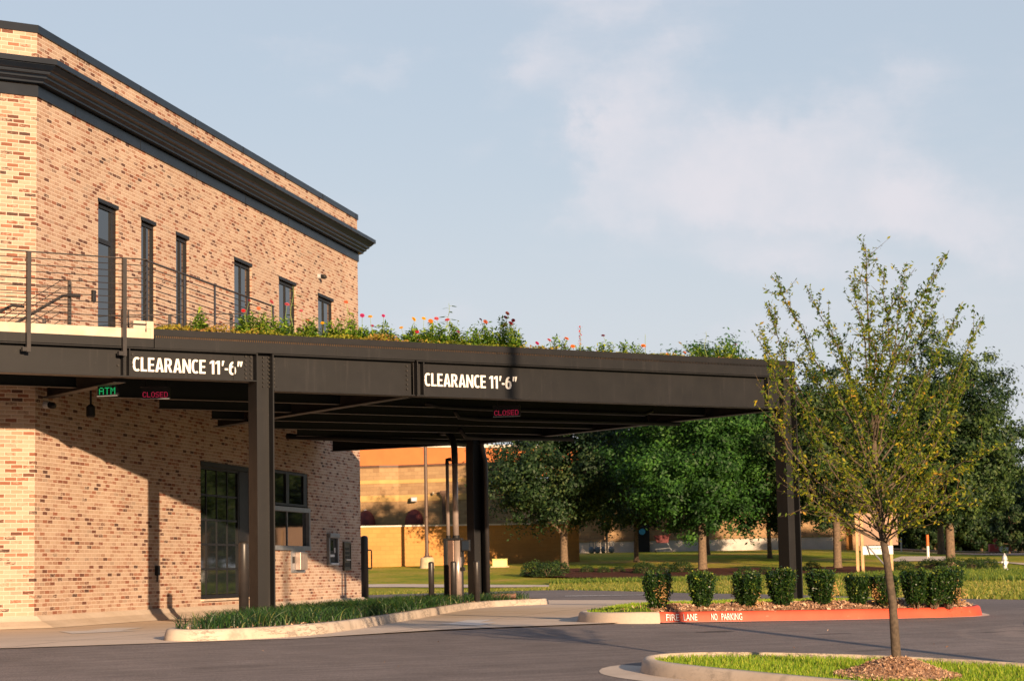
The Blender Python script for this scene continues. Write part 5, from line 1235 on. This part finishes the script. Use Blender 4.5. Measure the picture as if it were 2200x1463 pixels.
CLP = [(14.00,30.02,0.40),(14.82,30.20,0.33),(14.96,30.15,0.42),(15.17,30.15,0.41),(15.40,30.20,0.37),(15.52,30.08,0.35),(15.96,30.21,0.31),(15.98,29.98,0.36),(16.44,30.20,0.33),(16.53,30.07,0.36),(16.72,29.99,0.43),(17.06,30.16,0.31),(17.16,30.04,0.28),(17.45,30.21,0.38),(17.47,30.03,0.24),(17.81,30.12,0.21),(17.95,30.07,0.35),(18.18,30.13,0.31),(18.28,30.01,0.40),(18.46,30.00,0.36),(18.79,30.18,0.44),(18.99,30.12,0.28),(19.25,30.23,0.43),(19.32,30.01,0.41),(19.60,30.21,0.38),(19.68,30.00,0.54),(20.01,30.24,0.50),(20.07,30.14,0.33),(20.58,30.13,0.13),(20.93,30.24,0.32),(21.08,30.19,0.24),(21.42,30.19,0.19),(21.49,29.97,0.15),(21.81,30.06,0.24),(21.93,29.98,0.23),(22.26,30.01,0.29),(22.49,30.01,0.28),(23.94,29.99,0.28),(24.45,30.04,0.31),(24.69,30.10,0.37),(24.94,30.20,0.32)]
ORD = ['first','second','third','fourth','fifth','sixth','seventh','eighth','ninth','tenth','eleventh','twelfth','thirteenth','fourteenth','fifteenth','sixteenth','seventeenth','eighteenth','nineteenth','twentieth','twenty-first','twenty-second','twenty-third','twenty-fourth','twenty-fifth','twenty-sixth','twenty-seventh','twenty-eighth','twenty-ninth','thirtieth','thirty-first','thirty-second','thirty-third','thirty-fourth','thirty-fifth','thirty-sixth','thirty-seventh','thirty-eighth','thirty-ninth','fortieth','forty-first','forty-second','forty-third','forty-fourth','forty-fifth','forty-sixth','forty-seventh']
CLP.sort(); asg = {i: [] for i in range(len(CLP))}
for x, y, h, c in FL:
    i = min(range(len(CLP)), key=lambda k: abs(CLP[k][0]-x)+.25*len(asg[k])); asg[i].append((x, y, h, c, random.uniform(.034, .050)))
for i, (x, y, h) in enumerate(CLP):
    cols = list(dict.fromkeys(c for _, _, _, c, _ in asg[i])); what = ' and '.join(cols[:2])+' zinnia' if cols else 'leafy plant without flowers'
    tall = 'tall ' if h > .4 else ('low ' if h < .25 else '')
    h_ = h*.92
    plant(x, y, h_, asg[i], 6 if x < 20.2 else 3, .115 if x < 20.2 else .09, f'{tall}{what}, {ORD[i]} bushy plant from the left along the roof edge', 17, spread=.085 if x < 20.2 else .05)
# leafy undergrowth between the flowering stems
U = []
for x, y, h in CLP:
    for _ in range(int(210*h/.3) if x < 20.4 else int(70*h/.3)):
        rr = random.gauss(0, .10 if x < 20.4 else .05); U.append((x+rr, y+random.gauss(.02, .08), ZR+.03+h*1.18*random.random()**1.05*max(.2, 1-abs(rr)*4.5)))
struct(leaf_cloud('undergrowth', np.array(U), .040, MAT['zinnia'], None, .3, None, .34), 'stuff', 'bushy green undergrowth filling in between the roof flowers', 'ground cover')
# tall single plants
def vine(x, y, h, label, n, size, name, heads=()):
    t_ = thing(name, label, 'plant', (x, y, ZR), 0, 'plants of the roof garden'); st = MB(); Q = []
    pts = [Vector((x+.03*sin(k*1.1), y, ZR+h*k/8)) for k in range(9)]; st.tube(pts, [.006-.0004*k for k in range(9)], 5)
    for i in range(n):
        t = .25+.75*i/n; k = min(int(t*8), 7); b = pts[k].lerp(pts[k+1], t*8-k); a = i*2.6; s = size*random.uniform(.75, 1.2)*(1.1-.3*t)
        d = Vector((cos(a), sin(a)*.6, .15)).normalized(); c = b+d*s*.7; sd = d.cross(Z).normalized()*s*.5; dn = -Z*s*.28
        st.tube([b, c], [.003, .002], 4)
        Q += [(c, c+d*s*.15-sd+dn*.4, c+d*s*.7-sd*.8+dn, c+d*s*1.15+dn*1.4), (c, c+d*s*1.15+dn*1.4, c+d*s*.7+sd*.8+dn, c+d*s*.15+sd+dn*.4)]
    V = np.array([tuple(p) for q in Q for p in q])-np.array((x, y, ZR))
    raw('leaves', V, np.arange(len(V)).reshape(-1, 4), MAT['zinnia'], t_, tint=np.repeat(rng.uniform(0, .6, len(Q)), 4)); st.build('stems', MAT['zstem'], t_); return t_
vine(15.71, 30.18, .94, 'tall climbing bean with round leaves standing before the fifth upper window', 9, .085, 'bean_plant')
vine(18.68, 30.17, .82, 'tallest roof plant with big heart-shaped leaves against the sky', 13, .10, 'sunflower_plant')
vine(16.66, 30.09, .62, 'tall leafy stem under a coral flower just right of the sixth upper window', 12, .07, 'tall_plant')
vine(24.29, 30.21, .60, 'tall plant with drooping leaves near the right end of the roof', 12, .085, 'sunflower_plant')
def spike(x, y, h, label, full):
    t_ = thing('salvia_plant', label, 'flowering plant', (x, y, ZR), 0, 'plants of the roof garden'); m = MB(); m.tube([(x, y, ZR), (x+.01, y, ZR+h)], [.005, .0035], 5); m.build('stems', MAT['zstem'], t_)
    n = 60 if full else 8; C_ = [(x+random.gauss(0, .012), y+random.gauss(0, .012), ZR+h*random.uniform(.38, .99) if full else ZR+h*random.uniform(.4, .55)) for _ in range(n)]
    leaf_cloud('flower_head', np.array(C_), .016, PET['red'], t_, .1, off=(x, y, ZR))
spike(21.3, 30.0, .54, 'single red salvia spike standing alone above the right lettering', True)
spike(22.73, 30.0, .46, 'thin green seed spike with few red petals on the right half of the roof', False)

# ------------------------------------------------------------------ store, screen wall and things beyond
store = thing('retail_store', 'orange and tan block store building with a white painted base behind the trees', 'building', (*bgx(1300, 130), 1.7))
Lx = Vector((SY, -CY, 0)); Fx = Vector((CY, SY, 0))
def Wd(l, d, z): return Lx*l+Fx*d+Z*z
def lpx(px, d): return (px-1110)/4537*d
def fpanel(m, p0, d0, p1, d1, z0, z1, th=.3):
    """upright slab between two bearings (pixel column, distance)"""
    a = Wd(lpx(p0, d0), d0, 0); b = Wd(lpx(p1, d1), d1, 0); X = (b-a).normalized(); Y = Vector((-X.y, X.x, 0))
    if Y.dot(Fx) < 0: Y = -Y
    m.fbox(a, X, Y, Z, 0, (b-a).length, 0, th, z0, z1); return a, X, Y
m = MB(); fpanel(m, 690, 115.2, 818, 114.6, .6, 6.55); fpanel(m, 818, 114.6, 859, 114.75, .6, 6.55); fpanel(m, 859, 114.75, 1100, 113.0, .6, 6.55)
wl_ = m.build('wall', MAT['cmu'], store, uv=True)
m = MB(); fpanel(m, 690, 115.15, 818, 114.55, 6.55, 6.68); fpanel(m, 818, 114.55, 859, 114.7, 6.55, 6.68); fpanel(m, 859, 114.7, 1101, 112.95, 6.55, 6.68); m.build('coping', MAT['brown_trim'], store)
m = MB()
for z0, z1 in ((5.68, 5.88), (4.70, 5.04)):
    fpanel(m, 690, 115.16, 818, 114.56, z0, z1, .1); fpanel(m, 818, 114.56, 859, 114.71, z0, z1, .1); fpanel(m, 859, 114.71, 1100, 112.96, z0, z1, .1)
m.build('band', MAT['yellow_band'], store)
m = MB(); fpanel(m, 690, 117.4, 1830, 130, 6.3, 7.92); m.build('parapet', MAT['orange_stucco'], store)
m = MB(); fpanel(m, 690, 117.3, 1831, 129.9, 7.92, 8.08, .5); m.build('coping', MAT['cream'], store)
m = MB(); fpanel(m, 1100, 131, 1800, 126.8, 2.62, 6.4); m.build('wall', MAT['cmu'], store, uv=True)
m = MB(); fpanel(m, 1100, 130.9, 1800, 126.7, 1.0, 2.5); m.build('base', MAT['whitebase'], store, uv=True)
m = MB(); fpanel(m, 1100, 130.85, 1800, 126.65, 2.5, 2.64); m.build('band', MAT['yellow_band'] if False else MAT['cmu'], store, uv=True)
m = MB(); fpanel(m, 1800, 126.6, 1818, 126.4, 1.0, 6.2); fpanel(m, 1834, 126.3, 1850, 126.1, 1.0, 6.2, .6); m.build('pilaster', simple('tan_render', (.60,.36,.18), None, 2, .9), store)
m = MB(); fpanel(m, 1818, 126.8, 1834, 126.6, 1.0, 6.0); m.build('side_wall', MAT['cmu_orange'], store, uv=True)
m = MB(); fpanel(m, 1364, 128.9, 1397, 128.7, 1.7, 3.9, .1); dr = m.build('door', MAT['black'], store)
a = Wd(lpx(1382, 128.6), 128.6, 3.05); m = MB(); m.tube([a, a-Fx*.03], .19, 20); sg = m.build('door_sign', simple('blue_enamel', (.04,.32,.55), None, 3, .5), dr); sg['label'] = 'round blue sign on the dark door'
m = MB(); a = Wd(lpx(1369, 128.6), 128.6, 2.6); m.box(a.x-.05, a.x+.05, a.y-.05, a.y+.05, 2.5, 2.7); m.build('handle', MAT['galv'], dr)
m = MB(); fpanel(m, 1303, 129.2, 1308, 129.2, 1.7, 6.2, .1); m.build('downspout', MAT['black'], store)
for k, (px, lb) in enumerate(((787, 'maroon dome awning at the brick wall edge, leftmost of three'), (892, 'maroon dome awning in the middle, left of the tall lamp pole'), (1031, 'maroon dome awning mostly hidden behind the rear canopy column'))):
    l, d = lpx(px, 114.2), {787:114.5,892:114.2,1031:113.2}[px]; c = Wd(l, d, 3.45); t_ = thing('dome_awning', lb, 'awning', tuple(c), 0, 'dome awnings on the store')
    V = []; F = []; R_ = .52
    for i in range(7):
        el_ = i/6*pi/2
        for j in range(9):
            a = pi+pi*j/8; V.append(tuple(Lx*(cos(a)*R_*cos(el_))+Fx*(sin(a)*R_*.9*cos(el_))+Z*(R_*1.55*sin(el_))))
    for i in range(6):
        for j in range(8): F.append((i*9+j, i*9+j+1, (i+1)*9+j+1, (i+1)*9+j))
    raw('canopy', np.array(V), F, MAT['awning'], t_, smooth=True)
    m = MB(); m.fbox(c, Lx, Fx, Z, -.45, .45, -.42, 0, -.14, -.03); m.build('valance', MAT['black'], t_)
def wallthing(px, d, z, name, label, cat, w, h, dp, mat, part):
    c = Wd(lpx(px, d), d, z); t_ = thing(name, label, cat, tuple(c)); m = MB(); m.fbox(c, Lx, Fx, Z, -w/2, w/2, -dp, 0, 0, h); m.build(part, mat, t_, bevel=.03); return t_, c
t_, c = wallthing(892, 114.35, 4.95-.3, 'wall_light', 'grey floodlight on the store wall above the middle awning', 'light', .34, .26, .25, MAT['galv'], 'lamp_housing')
m = MB(); m.fbox(c, Lx, Fx, Z, -.12, .12, -.29, -.25, .04, .18); m.build('lens', MAT['white'], t_)
t_, c = wallthing(787, 114.6, 4.15, 'wall_light', 'small round white lamp above the leftmost awning', 'light', .14, .14, .15, MAT['white'], 'lamp_housing')
t_, c = wallthing(934, 114.0, 5.0, 'wall_bracket', 'small pale bracket on the store wall right of the lamp pole', 'wall fixture', .1, .16, .12, MAT['concbase'], 'plate')
dn = thing('store_downspout', 'dark rain pipe with a funnel box on the store wall behind the kiosk tubes', 'downspout', tuple(Wd(lpx(955, 113.9), 113.9, 2.5)))
m = MB(); c = Wd(lpx(956, 113.9), 113.9, 0); m.fbox(c, Lx, Fx, Z, -.09, .09, -.12, .0, 2.0, 4.95); m.fbox(c, Lx, Fx, Z, -.2, .2, -.22, .0, 5.0, 5.2); m.fbox(c, Lx, Fx, Z, -.14, .14, -.16, .0, 4.9, 5.0); m.build('pipe', MAT['brown_trim'], dn)
# screen wall
sw = thing('screen_wall', 'long low orange painted block wall with tree shadows in front of the store', 'wall', (*bgx(1000, 100.5), 1.1))
m = MB(); fpanel(m, 690, 99.5, 1246, 101.5, .6, 3.0, .25); a = Wd(lpx(1246, 101.5), 101.5, 0); m.fbox(a, Fx, Lx, Z, 0.001, 14, -.25, 0, .6, 3.0); m.build('wall', MAT['cmu_orange'], sw, uv=True)
m = MB(); fpanel(m, 690, 99.42, 1247, 101.42, 3.0, 3.07, .4); m.build('coping', MAT['cream'], sw)
# louvred yard fence seen above the screen wall
yf = thing('yard_fence', 'dark slatted enclosure above the orange wall behind the forked oak', 'fence', tuple(Wd(lpx(1160, 118), 118, 3.2)))
m = MB()
for px in np.arange(1120, 1200, 8.5): fpanel(m, px, 118, px+3.4, 118, 2.0, 4.2, .1)
fpanel(m, 1118, 117.9, 1205, 117.9, 4.2, 4.35, .2); m.build('slats', MAT['black'], yf)
# lamp pole with concrete base
x, y = bgx(918, 97.3); zt = terr(x, y); lp_ = thing('lamp_pole', 'tall square bronze lamp pole on a round weathered concrete base before the orange wall', 'lamp post', (x, y, zt))
m = MB(); m.lathe((x, y, zt-.3), [(.36, 0), (.34, .3), (.31, .72), (.27, .78)], 20); m.build('concrete_base', MAT['concbase'], lp_, smooth=False)
m = MB(); m.tube([(x, y, zt+.47), (x, y, zt+9.5)], [.085, .07], 12); m.lathe((x, y, zt+.46), [(.17, 0), (.17, .06), (.1, .1), (.1, .22)], 14); m.build('pole', simple('bronze_pole', (.11,.065,.045), None, 3, .5), lp_)
m = MB(); m.fbox((x, y, zt+9.4), Lx, Fx, Z, -1., 1., -.15, .15, 0, .18); m.build('lamp_head', MAT['black'], lp_)
# utility cabinet
x, y = bgx(1074.5, 97); zt = terr(x, y); t_ = thing('utility_cabinet', 'pale yellow green utility cabinet on the grass before the orange wall', 'utility cabinet', (x, y, zt))
m = MB(); m.fbox((x, y, zt), Lx, Fx, Z, -.34, .34, -.3, .3, .02, .32); m.fbox((x, y, zt), Lx, Fx, Z, -.36, .36, -.32, .32, .325, .36); m.build('lid_and_body', MAT['cabinet'], t_, bevel=.03)
m = MB(); m.fbox((x, y, zt), Lx, Fx, Z, -.42, .42, -.38, .38, -.03, .03); m.build('pad', MAT['concbase'], t_)
# gas meters
for k, (px, s, lb) in enumerate(((1272, 1., 'grey gas meter on the white wall, leftmost of four'), (1285, 1., 'grey gas meter, second from the left of four'), (1297, .75, 'smaller grey gas meter, third of four'), (1315, 1., 'grey gas meter right of the dark rain pipe'))):
    c = Wd(lpx(px, 126.5), 126.5, 1.78); t_ = thing('gas_meter', lb, 'gas meter', tuple(c), 0, 'gas meters on the white wall')
    m = MB(); m.lathe(c, [(.06, 0), (.17*s, .06), (.19*s, .22), (.14*s, .36), (.05, .4)], 12); m.build('meter_body', MAT['meter'], t_)
    m = MB(); m.tube([c+Z*.38-Lx*.1, c+Z*.66-Lx*.1, c+Z*.72, c+Z*.66+Lx*.12, c+Z*.4+Lx*.12], .022, 6); m.build('pipes', MAT['meter'], t_)
# shopping cart
c = Wd(lpx(1426, 122), 122, terr(*(Wd(lpx(1426, 122), 122, 0))[:2])+.03); t_ = thing('shopping_cart', 'red shopping cart left against the white store wall', 'shopping cart', tuple(c))
m = MB()
V = [c+Lx*a+Fx*b+Z*z for z, (a0, a1) in ((.55, (-.35, .30)), (.98, (-.52, .36))) for b in (-.22, .22) for a in (a0, a1)]
m.add(V, [(0,1,5,4),(2,6,7,3),(0,4,6,2),(1,3,7,5),(0,2,3,1)]); bk = m.build('basket', MAT['awning'], t_)
m = MB(); m.tube([c+Lx*.36+Z*1.0-Fx*.22, c+Lx*.42+Z*1.03-Fx*.2, c+Lx*.42+Z*1.03+Fx*.2, c+Lx*.36+Z*1.0+Fx*.22], .02, 6); m.build('handle', MAT['red'], t_)
m = MB(); m.tube([c+Lx*.25+Z*.55, c+Lx*.42+Z*.25, c-Lx*.45+Z*.18], .022, 6); m.tube([c+Lx*.4+Z*.25, c+Lx*.5+Z*.1], .02, 6); m.build('chassis', MAT['galv'], t_)
for a in (-.45, .5):
    for b in (-.18, .18): m = MB(); q = c+Lx*a+Fx*b+Z*.06; m.tube([q-Fx*.02, q+Fx*.02], .06, 12); m.build('wheel', MAT['black'], t_)
# plywood site sign with braces
d = 82.5; l0, l1 = lpx(1841, d), lpx(1914, d); zg = terr(*Wd(l0, d, 0)[:2])
t_ = thing('site_sign', 'large pink-brown plywood site sign on lumber posts with grey braces and a white strip', 'sign', tuple(Wd(l0, d, zg)))
q = Wd(0, d, 0)
m = MB(); m.fbox(q, Lx, Fx, Z, l0-.02, l1+.32, 0, .03, 1.52, 2.78); m.build('board', MAT['ply'], t_)
m = MB(); m.fbox(q, Lx, Fx, Z, l0+.24, l1+.1, -.07, -.045, 1.16, 1.49); bd = m.build('white_panel', MAT['white'], t_)
text_mesh('lettering', 'FOR LEASE' if False else 'AVAILABLE', .13, MAT['meter'], bd, q+Lx*(l0+.5)-Fx*.072+Z*1.35, Lx, Z, .75, 0., .002) if False else None
m = MB()
for i in range(9): m.fbox(q, Lx, Fx, Z, l0+.55+i*.062, l0+.55+i*.062+.04, -.072, -.07, 1.36, 1.43)
m.build('lettering', MAT['meter'], bd)
for a in (l0, l0+.2, l1): 
    m = MB(); m.fbox(q, Lx, Fx, Z, a-.02, a+.09, -.044, 0, zg-.15, 2.7); m.build('post', MAT['wood'], t_)
m = MB(); m.tube([q+Lx*(l0+.42)+Z*1.5-Fx*.1, q+Lx*(l1-.18)+Z*.5-Fx*.9], .03, 8); m.tube([q+Lx*(l1-.2)+Z*1.5-Fx*.1, q+Lx*(l1-.24)+Z*.45-Fx*.2], .028, 8); m.build('brace', MAT['galv'], t_)
# marker post
x, y = bgx(1995, 99); zt = terr(x, y); t_ = thing('marker_post', 'white marker post with an orange top beside the far path', 'marker post', (x, y, zt))
m = MB(); m.tube([(x, y, zt-.1), (x, y, zt+.62)], .062, 14); m.build('post', MAT['white'], t_)
m = MB(); m.tube([(x, y, zt+.621), (x, y, zt+1.15)], .064, 14); m.build('cap', MAT['orangepaint'], t_)
# hydrant
x, y = bgx(2159, 84.5); zt = terr(x, y)-.02; t_ = thing('fire_hydrant', 'silver white fire hydrant standing in the tall grass at the right', 'fire hydrant', (x, y, zt))
m = MB(); m.lathe((x, y, zt), [(.12, 0), (.12, .04), (.085, .06), (.085, .38), (.12, .40), (.12, .44), (.1, .45), (.095, .52), (.05, .60), (.03, .61), (.03, .66)], 16); m.build('barrel', MAT['hydrant'], t_, smooth=False)
for s in (-1, 1): m = MB(); m.tube([Vector((x, y, zt+.3)), Vector((x, y, zt+.3))+Lx*.14*s], .05, 10); m.build('nozzle', MAT['hydrant'], t_)
m = MB(); m.tube([Vector((x, y, zt+.26)), Vector((x, y, zt+.26))-Fx*.16], .07, 12); m.build('front_nozzle', MAT['hydrant'], t_)
# red monument sign, stop signs, thin post, small tree
d = 150; zt = terr(*Wd(lpx(2150, d), d, 0)[:2]); q = Wd(0, d, zt)
t_ = thing('monument_sign', 'low red sign block with white script lettering at the edge of the wood', 'sign', tuple(Wd(lpx(2152, d), d, zt)))
m = MB(); m.fbox(q, Lx, Fx, Z, lpx(2128, d), lpx(2176, d), 0, .5, -.2, .62); m.build('block', MAT['red'], t_, bevel=.04)
m = MB(); V = []; cx = lpx(2158, d)
out = [(-.30,-.12),(-.33,.08),(-.24,.26),(-.12,.26),(-.06,.12),(.04,.08),(.12,.14),(.22,.06),(.34,.12),(.40,.05),(.38,-.18),(-.2,-.22)]
m.add([Lx*(cx+a*1.0)+Fx*(d-.03)+Z*(zt+.3+b) for a, b in out]+[Lx*(cx+a)+Fx*(d-.001)+Z*(zt+.3+b) for a, b in out], [tuple(range(12)), ]+[(i, 12+i, 12+(i+1) % 12, (i+1) % 12) for i in range(12)])
m.build('lettering', MAT['white'], t_)['label'] = 'white script emblem'
def stop_sign(px, d, h, r, label, mat):
    p = Wd(lpx(px, d), d, 0); zt = terr(*p[:2]); p = p+Z*zt; t_ = thing('stop_sign', label, 'traffic sign', tuple(p)); m = MB(); m.tube([p, p+Z*h], .035, 8); m.build('post', mat, t_)
    m = MB(); c = p+Z*(h-r); P1 = [c-Fx*.04+Lx*(r*.62*cos(pi/8+k*pi/4))+Z*(r*sin(pi/8+k*pi/4)) for k in range(8)]; P2 = [q-Fx*.03 for q in P1]
    m.add(P1+P2, [tuple(range(8)), tuple(range(15, 7, -1))]+[(k, 8+k, 8+(k+1) % 8, (k+1) % 8) for k in range(8)]); m.build('plate', mat, t_)
stop_sign(2140, 140, 1.15, .24, 'orange-red octagonal sign on a red post before the low red sign', MAT['red'])
stop_sign(2183, 165, 1.1, .3, 'dark red octagonal sign right of the low red sign', MAT['awning'])
x, y = bgx(1938, 128); zt = terr(x, y); t_ = thing('thin_post', 'thin white post at the edge of the wood left of the marker post', 'post', (x, y, zt))
m = MB(); m.tube([(x, y, zt), (x, y, zt+.75)], .045, 8); m.lathe((x, y, zt+.75), [(.055, 0), (.02, .05)], 8); m.build('post', MAT['hydrant'], t_)
sm = copy_tree(w2); put(sm, 2170, 132, .36, .5, 'small young tree on a thin trunk in front of the low red sign', 0, .5); sm.name = 'small_tree'; sm['group'] = 'street trees'
# lamp post outside the picture on the right whose shadow falls on the front beam
lx, ly = 15.6, 6.0; zt = lotz(ly); t_ = thing('lamp_post', 'dark parking lot lamp post whose shadow crosses the right clearance lettering', 'lamp post', (lx, ly, zt))
m = MB(); m.tube([(lx, ly, zt), (lx, ly, zt+10.2)], [.10, .09], 12); m.build('pole', MAT['metal'], t_)
m = MB(); m.box(lx-.4, lx+.4, ly-.2, ly+.2, zt+10.2, zt+10.4); m.build('lamp_head', MAT['metal'], t_)
m = MB(); m.lathe((lx, ly, zt-.1), [(.3, 0), (.3, .7), (.26, .74)], 18); m.build('concrete_base', MAT['concbase'], t_)
# small leaf and paper litter on the asphalt
pts = []
while len(pts) < 20:
    x, y = random.uniform(9.5, 23), random.uniform(15.5, 24)
    if inside((x, y), SI) or inside((x, y), RI) or inside((x, y), G): continue
    pts.append((x, y))
chips('litter', pts, [lotz(p[1])+.004 for p in pts], .015, .045, 'dry leaf and paper scraps scattered on the asphalt')
